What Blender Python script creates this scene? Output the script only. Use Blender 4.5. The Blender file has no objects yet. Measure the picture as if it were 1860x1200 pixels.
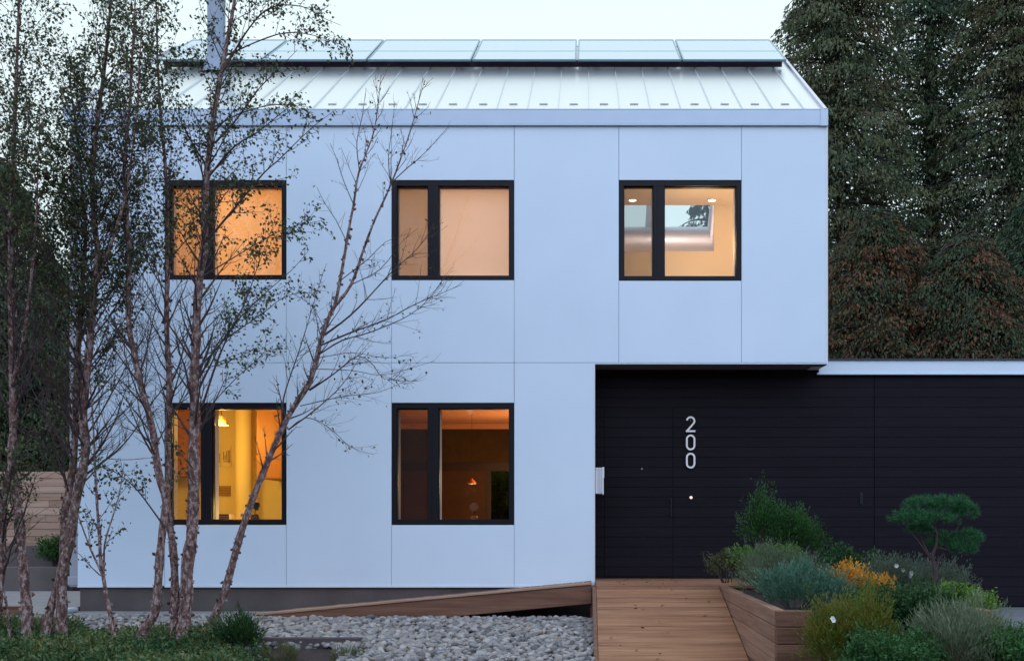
import bpy, bmesh, math, random
import numpy as np
from mathutils import Vector, Matrix
random.seed(7)
R = np.random.default_rng(11)
S = bpy.context.scene
C = S.collection

# ------------------------------------------------------------------ camera
F = 2000.0; CX = 1065.0; HY = 955.0; D0 = 14.39; CZ = 1.12
cam = bpy.data.objects.new('camera', bpy.data.cameras.new('camera')); C.objects.link(cam)
cam.location = (0, -D0, CZ); cam.rotation_euler = (math.radians(90), 0, 0)
cam.data.sensor_width = 36; cam.data.lens = F / 1860 * 36
cam.data.shift_x = -(CX - 930) / 1860; cam.data.shift_y = (HY - 600) / 1860
cam.data.clip_start = 0.1; cam.data.clip_end = 800
S.camera = cam

def P(px, py, Y):
    d = Y + D0
    return Vector(((px - CX) / F * d, Y, CZ - (py - HY) / F * d))
def XX(px, Y=0.0): return (px - CX) / F * (Y + D0)
def ZZ(py, Y=0.0): return CZ - (py - HY) / F * (Y + D0)

# ------------------------------------------------------------------ world, sun, exposure
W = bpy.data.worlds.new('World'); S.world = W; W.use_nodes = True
nt = W.node_tree; nt.nodes.clear()
out = nt.nodes.new('ShaderNodeOutputWorld'); bg = nt.nodes.new('ShaderNodeBackground')
sky = nt.nodes.new('ShaderNodeTexSky'); sky.sky_type = 'NISHITA'; sky.sun_disc = False
SUN_EL, SUN_ROT = math.radians(4), math.radians(200)
sky.sun_elevation = SUN_EL; sky.sun_rotation = SUN_ROT; sky.altitude = 50; sky.air_density = 1.0
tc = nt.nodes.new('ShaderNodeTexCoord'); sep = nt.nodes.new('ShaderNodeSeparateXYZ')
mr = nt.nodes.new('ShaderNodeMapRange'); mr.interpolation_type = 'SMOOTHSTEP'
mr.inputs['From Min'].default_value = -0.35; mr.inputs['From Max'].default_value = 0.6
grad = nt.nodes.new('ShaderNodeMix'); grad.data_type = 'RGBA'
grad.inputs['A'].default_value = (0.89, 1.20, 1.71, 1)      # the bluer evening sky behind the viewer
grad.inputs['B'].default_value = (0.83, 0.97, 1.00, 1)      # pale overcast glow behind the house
cl = nt.nodes.new('ShaderNodeTexNoise'); cl.inputs['Scale'].default_value = 1.3; cl.inputs['Detail'].default_value = 4
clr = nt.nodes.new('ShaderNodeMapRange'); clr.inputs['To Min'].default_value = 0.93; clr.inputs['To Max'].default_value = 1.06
vm = nt.nodes.new('ShaderNodeVectorMath'); vm.operation = 'SCALE'
ns = nt.nodes.new('ShaderNodeVectorMath'); ns.operation = 'SCALE'; ns.inputs['Scale'].default_value = 0.05
ad = nt.nodes.new('ShaderNodeVectorMath'); ad.operation = 'ADD'
L = nt.links.new
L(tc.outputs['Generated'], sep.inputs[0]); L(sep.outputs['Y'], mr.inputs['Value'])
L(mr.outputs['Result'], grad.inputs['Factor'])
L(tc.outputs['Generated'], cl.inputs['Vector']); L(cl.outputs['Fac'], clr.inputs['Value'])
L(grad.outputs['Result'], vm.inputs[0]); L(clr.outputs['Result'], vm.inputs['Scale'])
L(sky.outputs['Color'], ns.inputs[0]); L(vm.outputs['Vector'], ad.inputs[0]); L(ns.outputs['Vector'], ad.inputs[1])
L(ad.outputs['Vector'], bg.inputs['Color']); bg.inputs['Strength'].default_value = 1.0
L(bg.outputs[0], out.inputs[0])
sl = bpy.data.lights.new('sun', 'SUN'); sl.energy = 0.25; sl.angle = math.radians(35); sl.color = (1, .93, .86)
so = bpy.data.objects.new('sun', sl); C.objects.link(so)
so.rotation_euler = (math.radians(55), 0, math.radians(20))
S.view_settings.view_transform = 'Standard'; S.view_settings.look = 'None'
S.view_settings.gamma = 1; S.view_settings.use_curve_mapping = False; S.view_settings.exposure = 0.0
S.cycles.use_denoising = True
S.cycles.max_bounces = 8; S.cycles.transparent_max_bounces = 24; S.cycles.sample_clamp_indirect = 4
S.cycles.caustics_reflective = False; S.cycles.caustics_refractive = False

# ------------------------------------------------------------------ helpers
def tag(o, label=None, cat=None, group=None, kind=None):
    if label: o['label'] = label
    if cat: o['category'] = cat
    if group: o['group'] = group
    if kind: o['kind'] = kind
    return o
def empty(name, loc, label, cat, group=None):
    o = bpy.data.objects.new(name, None); C.objects.link(o); o.location = loc
    o.empty_display_size = .1
    return tag(o, label, cat, group)
def link(name, me, mats, parent=None):
    o = bpy.data.objects.new(name, me); C.objects.link(o)
    for m in (mats if isinstance(mats, (list, tuple)) else [mats]): me.materials.append(m)
    if parent is not None:
        o.parent = parent
        p = parent; off = Vector((0, 0, 0))
        while p is not None: off += p.location; p = p.parent
        o.matrix_parent_inverse = Matrix.Translation(-off) if parent.parent is None else Matrix.Identity(4)
        if parent.parent is not None: o.location = (0, 0, 0)
    return o

class MB:
    def __init__(s): s.v = []; s.f = []; s.m = []
    def add(s, vs, fs, mi=0):
        b = len(s.v); s.v += [tuple(v) for v in vs]; s.f += [tuple(i + b for i in f) for f in fs]; s.m += [mi] * len(fs)
    def box(s, x0, x1, y0, y1, z0, z1, mi=0, j=0):
        vs = [(x0,y0,z0),(x1,y0,z0),(x1,y1,z0),(x0,y1,z0),(x0,y0,z1),(x1,y0,z1),(x1,y1,z1),(x0,y1,z1)]
        s.add(vs, [(0,3,2,1),(4,5,6,7),(0,1,5,4),(1,2,6,5),(2,3,7,6),(3,0,4,7)], mi)
    def hexa(s, vs, mi=0):
        s.add(vs, [(0,3,2,1),(4,5,6,7),(0,1,5,4),(1,2,6,5),(2,3,7,6),(3,0,4,7)], mi)
    def quad(s, a, b, c, d, mi=0): s.add([a, b, c, d], [(0, 1, 2, 3)], mi)
    def cyl(s, p0, p1, r0, r1=None, n=12, mi=0, cap=True):
        p0 = Vector(p0); p1 = Vector(p1); r1 = r0 if r1 is None else r1
        a = (p1 - p0).normalized(); u = a.orthogonal().normalized(); w = a.cross(u)
        vs = []
        for p, r in ((p0, r0), (p1, r1)):
            for k in range(n):
                t = 2 * math.pi * k / n; vs.append(p + r * (math.cos(t) * u + math.sin(t) * w))
        fs = [(k, (k + 1) % n, n + (k + 1) % n, n + k) for k in range(n)]
        if cap: fs += [tuple(range(n - 1, -1, -1)), tuple(range(n, 2 * n))]
        s.add(vs, fs, mi)
    def lathe(s, c, prof, n=16, mi=0):
        c = Vector(c); vs = []
        for r, z in prof:
            for k in range(n):
                t = 2 * math.pi * k / n; vs.append((c.x + r * math.cos(t), c.y + r * math.sin(t), c.z + z))
        fs = []
        for i in range(len(prof) - 1):
            for k in range(n): fs.append((i*n+k, i*n+(k+1)%n, (i+1)*n+(k+1)%n, (i+1)*n+k))
        s.add(vs, fs, mi)
    def build(s, name, mats, parent=None, smooth=False, bevel=0):
        me = bpy.data.meshes.new(name); me.from_pydata(s.v, [], s.f); me.update()
        me.polygons.foreach_set('material_index', s.m)
        if smooth: me.polygons.foreach_set('use_smooth', [True] * len(s.f))
        o = link(name, me, mats, parent)
        if bevel:
            b = o.modifiers.new('bevel', 'BEVEL'); b.width = bevel; b.segments = 2; b.limit_method = 'ANGLE'
        return o

def np_mesh(name, V, Fq, mats, parent=None, rnd=None, smooth=False):
    """V (n,3), Fq (m,k) constant-size faces"""
    me = bpy.data.meshes.new(name)
    V = np.asarray(V, np.float32); Fq = np.asarray(Fq, np.int32); m, k = Fq.shape
    me.vertices.add(len(V)); me.vertices.foreach_set('co', V.ravel())
    me.loops.add(m * k); me.loops.foreach_set('vertex_index', Fq.ravel())
    me.polygons.add(m); me.polygons.foreach_set('loop_start', np.arange(m, dtype=np.int32) * k)
    me.update(calc_edges=True)
    if smooth: me.polygons.foreach_set('use_smooth', np.ones(m, bool))
    if rnd is not None:
        a = me.attributes.new('rnd', 'FLOAT', 'FACE'); a.data.foreach_set('value', np.asarray(rnd, np.float32))
    return link(name, me, mats, parent)

# ------------------------------------------------------------------ materials
MATS = {}
def mat(name, col, rough=.7, metal=0., spec=.5, noise=None, bump=None, stretch=(1,1,1)):
    """noise=(scale, amount, col2)  bump=(scale,strength)"""
    if name in MATS: return MATS[name]
    m = bpy.data.materials.new(name); m.use_nodes = True; t = m.node_tree; b = t.nodes['Principled BSDF']
    b.inputs['Base Color'].default_value = (*col, 1); b.inputs['Roughness'].default_value = rough
    b.inputs['Metallic'].default_value = metal; b.inputs['Specular IOR Level'].default_value = spec
    tcn = t.nodes.new('ShaderNodeTexCoord'); mp = t.nodes.new('ShaderNodeMapping'); mp.inputs['Scale'].default_value = stretch
    t.links.new(tcn.outputs['Object'], mp.inputs['Vector'])
    if noise:
        n = t.nodes.new('ShaderNodeTexNoise'); n.inputs['Scale'].default_value = noise[0]; n.inputs['Detail'].default_value = 6
        t.links.new(mp.outputs[0], n.inputs['Vector'])
        r = t.nodes.new('ShaderNodeMapRange'); r.inputs['From Min'].default_value = .3; r.inputs['From Max'].default_value = .7
        r.inputs['To Max'].default_value = noise[1]
        t.links.new(n.outputs['Fac'], r.inputs['Value'])
        x = t.nodes.new('ShaderNodeMix'); x.data_type = 'RGBA'; x.inputs['A'].default_value = (*col, 1); x.inputs['B'].default_value = (*noise[2], 1)
        t.links.new(r.outputs[0], x.inputs['Factor']); t.links.new(x.outputs['Result'], b.inputs['Base Color'])
    if bump:
        n = t.nodes.new('ShaderNodeTexNoise'); n.inputs['Scale'].default_value = bump[0]; n.inputs['Detail'].default_value = 5
        t.links.new(mp.outputs[0], n.inputs['Vector'])
        bp = t.nodes.new('ShaderNodeBump'); bp.inputs['Strength'].default_value = bump[1]; bp.inputs['Distance'].default_value = .02
        t.links.new(n.outputs['Fac'], bp.inputs['Height']); t.links.new(bp.outputs[0], b.inputs['Normal'])
    MATS[name] = m; return m

def ramp_mat(name, cols, rough=.6, trans=.25, spec=.3):
    """colour by the per-face value rnd: each leaf / stone / board has its own colour"""
    m = bpy.data.materials.new(name); m.use_nodes = True; t = m.node_tree; b = t.nodes['Principled BSDF']
    a = t.nodes.new('ShaderNodeAttribute'); a.attribute_name = 'rnd'
    cr = t.nodes.new('ShaderNodeValToRGB'); e = cr.color_ramp.elements
    while len(e) < len(cols): e.new(.5)
    for i, c in enumerate(cols):
        e[i].position = i / max(1, len(cols) - 1); e[i].color = (*c, 1)
    t.links.new(a.outputs['Fac'], cr.inputs[0]); t.links.new(cr.outputs[0], b.inputs['Base Color'])
    b.inputs['Roughness'].default_value = rough; b.inputs['Specular IOR Level'].default_value = spec
    if trans:
        o = t.nodes['Material Output']; tr = t.nodes.new('ShaderNodeBsdfTranslucent'); mx = t.nodes.new('ShaderNodeMixShader')
        t.links.new(cr.outputs[0], tr.inputs[0]); mx.inputs[0].default_value = trans
        t.links.new(b.outputs[0], mx.inputs[1]); t.links.new(tr.outputs[0], mx.inputs[2]); t.links.new(mx.outputs[0], o.inputs[0])
    MATS[name] = m; return m

def emit_mat(name, col, s):
    m = bpy.data.materials.new(name); m.use_nodes = True; t = m.node_tree; t.nodes.clear()
    o = t.nodes.new('ShaderNodeOutputMaterial'); e = t.nodes.new('ShaderNodeEmission')
    e.inputs[0].default_value = (*col, 1); e.inputs[1].default_value = s; t.links.new(e.outputs[0], o.inputs[0]); return m

def glass_mat(name='window_glass', tint=(.93,.95,.95), refl=1.0):
    m = bpy.data.materials.new(name); m.use_nodes = True; t = m.node_tree; t.nodes.clear()
    o = t.nodes.new('ShaderNodeOutputMaterial'); tr = t.nodes.new('ShaderNodeBsdfTransparent'); g = t.nodes.new('ShaderNodeBsdfGlossy')
    lw = t.nodes.new('ShaderNodeLayerWeight'); pw = t.nodes.new('ShaderNodeMath'); pw.operation = 'POWER'; pw.inputs[1].default_value = 5
    fr = t.nodes.new('ShaderNodeMath'); fr.operation = 'MULTIPLY_ADD'; fr.inputs[1].default_value = .96; fr.inputs[2].default_value = .035
    t.links.new(lw.outputs['Facing'], pw.inputs[0]); t.links.new(pw.outputs[0], fr.inputs[0]); mx = t.nodes.new('ShaderNodeMixShader')
    mu = t.nodes.new('ShaderNodeMath'); mu.operation = 'MULTIPLY'; mu.inputs[1].default_value = refl
    tr.inputs[0].default_value = (*tint, 1); g.inputs['Roughness'].default_value = 0.02
    t.links.new(fr.outputs[0], mu.inputs[0]); t.links.new(mu.outputs[0], mx.inputs[0])
    t.links.new(tr.outputs[0], mx.inputs[1]); t.links.new(g.outputs[0], mx.inputs[2]); t.links.new(mx.outputs[0], o.inputs[0]); return m

def screen_mat():
    m = bpy.data.materials.new('insect_mesh'); m.use_nodes = True; t = m.node_tree; b = t.nodes['Principled BSDF']
    b.inputs['Base Color'].default_value = (.028, .020, .018, 1); b.inputs['Roughness'].default_value = .8
    o = t.nodes['Material Output']; tr = t.nodes.new('ShaderNodeBsdfTransparent'); mx = t.nodes.new('ShaderNodeMixShader')
    mx.inputs[0].default_value = .36
    t.links.new(tr.outputs[0], mx.inputs[1]); t.links.new(b.outputs[0], mx.inputs[2]); t.links.new(mx.outputs[0], o.inputs[0]); return m
def shade_mat(name, col):
    m = bpy.data.materials.new(name); m.use_nodes = True; t = m.node_tree; t.nodes.clear()
    o = t.nodes.new('ShaderNodeOutputMaterial'); d = t.nodes.new('ShaderNodeBsdfDiffuse'); tr = t.nodes.new('ShaderNodeBsdfTranslucent')
    mx = t.nodes.new('ShaderNodeMixShader'); mx.inputs[0].default_value = .6
    d.inputs[0].default_value = (*col, 1); tr.inputs[0].default_value = (*col, 1)
    t.links.new(d.outputs[0], mx.inputs[1]); t.links.new(tr.outputs[0], mx.inputs[2]); t.links.new(mx.outputs[0], o.inputs[0]); return m

def wood_mat(name, cols, axis='X', rough=.75, bump=.35, var=.45):
    """board wood: grain stretched along the board, each board (rnd) a shade of its own"""
    m = bpy.data.materials.new(name); m.use_nodes = True; t = m.node_tree; b = t.nodes['Principled BSDF']
    tcn = t.nodes.new('ShaderNodeTexCoord'); mp = t.nodes.new('ShaderNodeMapping')
    mp.inputs['Scale'].default_value = {'X': (1.2, 22, 22), 'Y': (22, 1.2, 22), 'Z': (22, 22, 1.2)}[axis]
    a = t.nodes.new('ShaderNodeAttribute'); a.attribute_name = 'rnd'
    off = t.nodes.new('ShaderNodeVectorMath'); off.operation = 'ADD'
    sc = t.nodes.new('ShaderNodeVectorMath'); sc.operation = 'SCALE'; sc.inputs[0].default_value = (37, 11, 23)
    t.links.new(a.outputs['Fac'], sc.inputs['Scale'])
    t.links.new(tcn.outputs['Object'], mp.inputs[0]); t.links.new(mp.outputs[0], off.inputs[0]); t.links.new(sc.outputs[0], off.inputs[1])
    n = t.nodes.new('ShaderNodeTexNoise'); n.inputs['Scale'].default_value = 1; n.inputs['Detail'].default_value = 7; n.inputs['Roughness'].default_value = .65
    t.links.new(off.outputs[0], n.inputs['Vector'])
    mx = t.nodes.new('ShaderNodeMath'); mx.operation = 'MULTIPLY_ADD'; mx.inputs[1].default_value = var; mx.inputs[2].default_value = -var/2
    t.links.new(a.outputs['Fac'], mx.inputs[0])
    ad2 = t.nodes.new('ShaderNodeMath'); ad2.operation = 'ADD'
    t.links.new(mx.outputs[0], ad2.inputs[0]); t.links.new(n.outputs['Fac'], ad2.inputs[1])
    cr = t.nodes.new('ShaderNodeValToRGB'); e = cr.color_ramp.elements
    while len(e) < len(cols): e.new(.5)
    for i, c in enumerate(cols):
        e[i].position = .25 + .5 * i / (len(cols) - 1); e[i].color = (*c, 1)
    t.links.new(ad2.outputs[0], cr.inputs[0]); t.links.new(cr.outputs[0], b.inputs['Base Color'])
    b.inputs['Roughness'].default_value = rough
    bp = t.nodes.new('ShaderNodeBump'); bp.inputs['Strength'].default_value = bump; bp.inputs['Distance'].default_value = .006
    t.links.new(n.outputs['Fac'], bp.inputs['Height']); t.links.new(bp.outputs[0], b.inputs['Normal'])
    MATS[name] = m; return m

def boards(name, boxes, m, parent=None, bevel=.004):
    mb = MB(); rn = []
    for bx in boxes:
        if len(bx) == 6: mb.box(*bx)
        else: mb.hexa(bx)
        rn += [random.random()] * 6
    o = mb.build(name, m, parent)
    a = o.data.attributes.new('rnd', 'FLOAT', 'FACE'); a.data.foreach_set('value', rn)
    if bevel:
        b = o.modifiers.new('bevel', 'BEVEL'); b.width = bevel; b.segments = 1; b.limit_method = 'ANGLE'
    return o

M_panel = mat('painted_panel', (.79,.865,.955), .55, noise=(.9, 1.0, (.74,.825,.91)), bump=(60, .05))
M_joint = mat('panel_joint', (.50,.56,.66), .8)
M_metal = mat('galvalume_trim', (.50,.57,.66), .4, metal=.3, noise=(3, .5, (.44,.51,.60)))
M_white = mat('white_trim', (.82,.80,.80), .5)
M_roof = mat('standing_seam_metal', (.95,.95,.93), .28, metal=.88, noise=(.8, .6, (.90,.91,.90)), stretch=(1, .3, .3))
M_rib = mat('seam_rib', (.74,.78,.78), .35, metal=.8)
M_soffit = mat('soffit_board', (.16,.13,.16), .8)
M_frame = mat('black_window_frame', (.010,.0075,.0105), .45, spec=.22)
M_conc = mat('concrete', (.15,.118,.108), .9, noise=(2.2, .9, (.10,.078,.070)), bump=(25, .25))
M_wallin = mat('warm_plaster', (.80,.70,.55), .9)
M_glass = glass_mat()
M_screen = screen_mat()

# ------------------------------------------------------------------ setting: ground
def gz(Y):
    t = -Y
    if t <= 1.2: return 0.0
    return -.1 * (min(t, 6.7) - 1.2)
gm = MB()
ys = [300, 60, 20, 8, .2, -1.2, -2.4, -3.6, -5, -6.7, -10, -30, -80]
xs = [-300, -60, -20, -8, -4, 0, 3.5, 8, 20, 60, 300]
for i in range(len(ys)-1):
    for k in range(len(xs)-1):
        gm.quad((xs[k],ys[i+1],gz(ys[i+1])-.03),(xs[k+1],ys[i+1],gz(ys[i+1])-.03),(xs[k+1],ys[i],gz(ys[i])-.03),(xs[k],ys[i],gz(ys[i])-.03))
M_soil = mat('garden_soil', (.055,.034,.026), .95, noise=(9, 1, (.03,.02,.016)), bump=(30, .8))
tag(gm.build('ground', M_soil), kind='structure')
# driveway
dm = MB()
M_drive = mat('driveway_concrete', (.17,.165,.17), .85, noise=(3, .8, (.13,.125,.13)), bump=(40, .2))
for a, b in ((.6,-1.2),(-1.2,-6.7),(-6.7,-9)):
    dm.quad((3.62,b,gz(b)+.02),(12,b,gz(b)+.02),(12,a,gz(a)+.02),(3.62,a,gz(a)+.02))
tag(dm.build('driveway', M_drive), kind='structure')
# path along the foundation and side yard path
pm = MB()
M_path = mat('path_paving', (.30,.265,.245), .85, noise=(4, .8, (.22,.19,.175)), bump=(35, .3))
x = -10.5
while x < -3.4:
    w = random.uniform(.7, 1.0); pm.box(x, min(x+w-.012, -3.4), -.62+random.uniform(-.02,.02), -.03, -.02, .012); x += w
pm.box(-14, -6.95, -.03, 4.38, -.02, .016)
tag(pm.build('path', M_path), kind='structure')
rd = MB(); rd.box(-80, 80, -40, -9, gz(-9)-.02, gz(-9)+.0)
tag(rd.build('road', mat('asphalt', (.05,.05,.05), .9, noise=(8,.6,(.035,.035,.036)), bump=(60,.4))), kind='structure')

# gravel: river stones
def ico():
    bm = bmesh.new(); bmesh.ops.create_icosphere(bm, subdivisions=2, radius=1)
    v = np.array([x.co[:] for x in bm.verts]); f = np.array([[q.index for q in p.verts] for p in bm.faces]); bm.free(); return v, f
def stones(name, regions, m, size=(.021,.046)):
    v0, f0 = ico(); V = []; Fs = []; rn = []; b = 0
    for (x0,x1,y0,y1,n,cond) in regions:
        k = 0
        while k < n:
            x = R.uniform(x0,x1); y = R.uniform(y0,y1); k += 1
            if cond and not cond(x,y): continue
            s = R.uniform(*size); sc = np.array([s*R.uniform(.9,1.5), s*R.uniform(.8,1.1), s*R.uniform(.5,.8)])
            n3 = 1 + .12*np.sin(v0 @ R.uniform(-2.2,2.2,(3,)) + R.uniform(0,6))[:,None]
            p = v0*n3*sc
            a, e, g = R.uniform(0,6.28), R.uniform(-.5,.5), R.uniform(-.5,.5)
            Rm = np.array(Matrix.Rotation(a,3,'Z') @ Matrix.Rotation(e,3,'X') @ Matrix.Rotation(g,3,'Y'))
            p = p @ Rm.T + np.array([x, y, gz(y)+R.uniform(-.025,.030)])
            V.append(p); Fs.append(f0+b); rn += [R.random()]*len(f0); b += len(v0)
    o = np_mesh(name, np.concatenate(V), np.concatenate(Fs), m, rnd=rn, smooth=True)
    return o
M_stone = ramp_mat('river_stone', [(.11,.095,.09),(.24,.205,.185),(.34,.29,.25),(.20,.19,.19),(.46,.40,.35),(.27,.21,.165)], .75, trans=0, spec=.4)
def gcond(x, y):
    return not (x < -2.55 + (0.1*math.sin(y*5)) and y < -2.72)
gr = stones('gravel', [(-6.2,.12,-4.1,-1.16,13500,gcond),(-7.2,-3.9,-1.3,-.86,900,None)], M_stone)
tag(gr, 'bed of grey rounded river stones beside the wooden ramp', kind='stuff')

# ------------------------------------------------------------------ HOUSE
XL, XR, XC = XX(141), XX(1502), XX(1080)
ZB, ZS, ZE = ZZ(1063), ZZ(661), ZZ(201)       # facade bottom, soffit, eave
ZH = ZZ(658.5)
SL = math.tan(math.atan((HY+334)/F)); RIDGE = 3.9; DEP = 7.8
def zr(Y): return ZE + SL*Y if Y <= RIDGE else ZE + SL*RIDGE - SL*(Y-RIDGE)
house = empty('house', (XX(800), 3, 0), 'two storey white panelled house with black framed windows and metal gable roof', 'house')

# windows: outer frame px boxes
WIN = [(299,520,327,508),(711,934,327,509),(1124,1347,327,510),(299,520,731,953),(711,934,731,953)]
def winrect(w): return XX(w[0]), XX(w[1]), ZZ(w[3]), ZZ(w[2])
pan = MB(); back = MB(); g = .0032
up = [(XL,'s')]
def pnl(x0,x1,z0,z1,gl=True,gr_=True,gb=True,gt=True):
    pan.box(x0+(g if gl else 0), x1-(g if gr_ else 0), 0, .008, z0+(g if gb else 0), z1-(g if gt else 0))
def row(wins, x0, x1, z0, z1, bottom_gap, top_gap):
    x = x0; seams = []
    for (a,b,c,d) in wins:
        pnl(x, a, z0, z1, x!=x0, True, bottom_gap, top_gap)
        pnl(a, b, z0, c, True, True, bottom_gap, False)
        pnl(a, b, d, z1, True, True, False, top_gap)
        back.box(x, a, .010, .2, z0, z1); back.box(a, b, .010, .2, z0, c); back.box(a, b, .024, .2, d, z1)
        x = b
    pnl(x, x1, z0, z1, True, False, bottom_gap, top_gap); back.box(x, x1, .010, .2, z0, z1)
row([winrect(WIN[0]),winrect(WIN[1]),winrect(WIN[2])], XL, XR, ZH, ZZ(226), True, False)
row([winrect(WIN[3]),winrect(WIN[4])], XL, XC, ZB, ZH, False, True)
# strip of the upper facade that hangs below the horizontal joint over the entry
pan.box(XC+.0, XR, 0, .008, ZS, ZH-g)
back.box(XC, XR, .010, .2, ZS, ZH)
pan.build('facade_panels', M_panel, house, bevel=.0015)
back.build('wall', M_joint, house)
tr = MB()
tr.box(XL, XC, -.012, .022, ZB-.022, ZB-.001)                   # drip flashing at the foot of the facade
tr.build('drip_flashing', M_white, house); tr = MB()
tr.box(XR-.012, XR+.012, -.006, .2, ZS, ZZ(231))                # right corner bead
tr.build('corner_trim', M_white, house); tr = MB()
tr.box(XC-.008, XC+.006, -.005, .2, ZB, ZS-.002)                # entry corner bead
tr.build('corner_trim', M_white, house)
# side and rear walls
sw = MB()
sw.box(XR-.15, XR, .2, DEP, ZS, ZE)
sw.add([(XR-.15,.2,ZE),(XR,.2,ZE),(XR,DEP,ZE),(XR-.15,DEP,ZE),(XR-.15,RIDGE,zr(RIDGE)-.12),(XR,RIDGE,zr(RIDGE)-.12)],
       [(0,1,2,3),(1,2,5),(0,4,3),(0,1,5,4),(3,4,5,2)])
XA = XX(124)
sw.box(XA, XA+.15, .1, DEP, 0.33, ZE)
sw.add([(XA,.2,ZE),(XA+.15,.2,ZE),(XA+.15,DEP,ZE),(XA,DEP,ZE),(XA,RIDGE,zr(RIDGE)-.12),(XA+.15,RIDGE,zr(RIDGE)-.12)],
       [(0,1,2,3),(1,2,5),(0,4,3),(0,1,5,4),(3,4,5,2)])
# rear wall with the dining room glazing left open
RWX = [(XX(700,7.6), XX(784,7.6)), (XX(796,7.6), XX(1000,7.6))]
zA, zB_ = ZZ(840,7.6), ZZ(777,7.6)
xg0, xg1 = XX(893,7.6), XX(928,7.6)
sw.box(XA, RWX[0][0], DEP-.2, DEP, .33, ZE)
sw.box(RWX[1][1], XR, DEP-.2, DEP, .33, ZE)
sw.box(RWX[0][0], RWX[1][1], DEP-.2, DEP, zB_, ZE)
sw.build('side_wall', M_panel, house)
dsp = MB(); dsp.box(XX(124), XX(140)-.004, .03, .10, ZB-.02, ZZ(231)); dsp.box(XX(121), XX(141)-.002, .02,.14, ZB+.0, ZB+.12)
dsp.build('downspout', mat('grey_downspout', (.42,.40,.44), .5, metal=.2), house, bevel=.01)
fd = MB(); fd.box(XX(143), XX(1080), .04, .3, -.1, ZB-.022); fd.box(XX(143)-.0, XX(143)+.25, .3, DEP-.1, -.1, ZB-.03)
fd.build('foundation', M_conc, house)
sf = MB(); sf.box(XC, XR-.0, .2, .9, ZS+.004, ZS+.05); sf.box(XC-.0, XR, .022, .2, ZS-.006, ZS-.001)
sf.build('soffit', M_soffit, house)

# windows
SCR = [0,1,0]
def window(w, divs, shade=None, screen=True, label=None):
    x0,x1,z0,z1 = winrect(w); u = .0072; f = MB(); Y0, Y1 = .012, .13
    fl, fr_, ft, fb = 9*u, 9*u, 10*u, 9*u
    f.box(x0+.003,x0+fl,Y0,Y1,z0+.003,z1-.003); f.box(x1-fr_,x1-.003,Y0,Y1,z0+.003,z1-.003)
    f.box(x0+fl,x1-fr_,Y0,Y1,z1-ft,z1-.003); f.box(x0+fl,x1-fr_,Y0,Y1,z0+.003,z0+fb)
    m0, m1 = XX(divs[0]), XX(divs[1])
    f.box(m0,m1,Y0,Y1,z0+fb,z1-ft)
    # sash rebates, one step deeper
    for a, b in ((x0+fl,m0),(m1,x1-fr_)):
        s = .010
        f.box(a,a+s,.05,.12,z0+fb,z1-ft); f.box(b-s,b,.05,.12,z0+fb,z1-ft)
        f.box(a+s,b-s,.05,.12,z1-ft-s,z1-ft); f.box(a+s,b-s,.05,.12,z0+fb,z0+fb+s)
    # grooves between fixed frame and casement, and a handle bar
    f.box(m0+.045,m0+.052,Y0-.004,Y0,z0+fb,z1-ft)
    wo = f.build('window', M_frame, house, bevel=.002)
    if label: wo['label'] = label
    for a, b in ((x0+fl,m0),(m1,x1-fr_)):
        p = MB(); p.box(a+.008,b-.008,.085,.09,z0+fb+.006,z1-ft-.006); p.build('pane', M_glass, wo)
    if screen:
        p = MB(); p.quad((x0+fl+.01,.06,z0+fb+.01),(m0-.01,.06,z0+fb+.01),(m0-.01,.06,z1-ft-.01),(x0+fl+.01,.06,z1-ft-.01))
        p.build('insect_screen', M_screen, wo)
    ln = MB()  # pale jamb liner seen round the glass
    for a, b in ((x0+fl,m0),(m1,x1-fr_)):
        ln.box(a+.010,a+.014,.121,.25,z0+fb+.01,z1-ft-.01); ln.box(b-.014,b-.010,.121,.25,z0+fb+.01,z1-ft-.01)
    ln.box(x0+fl+.01, x1-fr_-.01, .131, .30, z0+fb-.02, z0+fb+.008)
    ln.build('window_liner', mat('pale_liner', (.8,.72,.62), .6), wo)
    if shade:
        p = MB(); n = 10
        for a, b in ((x0+fl-.02,x1-fr_+.02),):
            for k in range(n):
                q0, q1 = z0+.02+(z1-z0-.04)*k/n, z0+.02+(z1-z0-.04)*(k+1)/n
                y0 = .20+.003*math.sin(k*1.7); y1 = .20+.003*math.sin((k+1)*1.7)
                p.quad((a,y0,q0),(b,y0,q0),(b,y1,q1),(a,y1,q1))
        p.cyl((x0+fl, .23, z1-.05),(x1-fr_,.23,z1-.05),.03)
        p.build('roller_shade', shade, wo)
    return wo
window(WIN[0], (365,384), shade_mat('amber_shade', (.90,.66,.40)), True, 'black framed window with amber roller shade behind the birch')
window(WIN[1], (777,796), shade_mat('blush_shade', (.92,.77,.66)), True, 'black framed window with blush roller shade')
window(WIN[2], (1187,1207), None, True, 'black framed window with two ceiling lights and a skylight inside')
window(WIN[3], (364,384), None, True, 'black framed window of the bright yellow kitchen')
window(WIN[4], (777,796), None, True, 'black framed window of the dim dining room')

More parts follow.
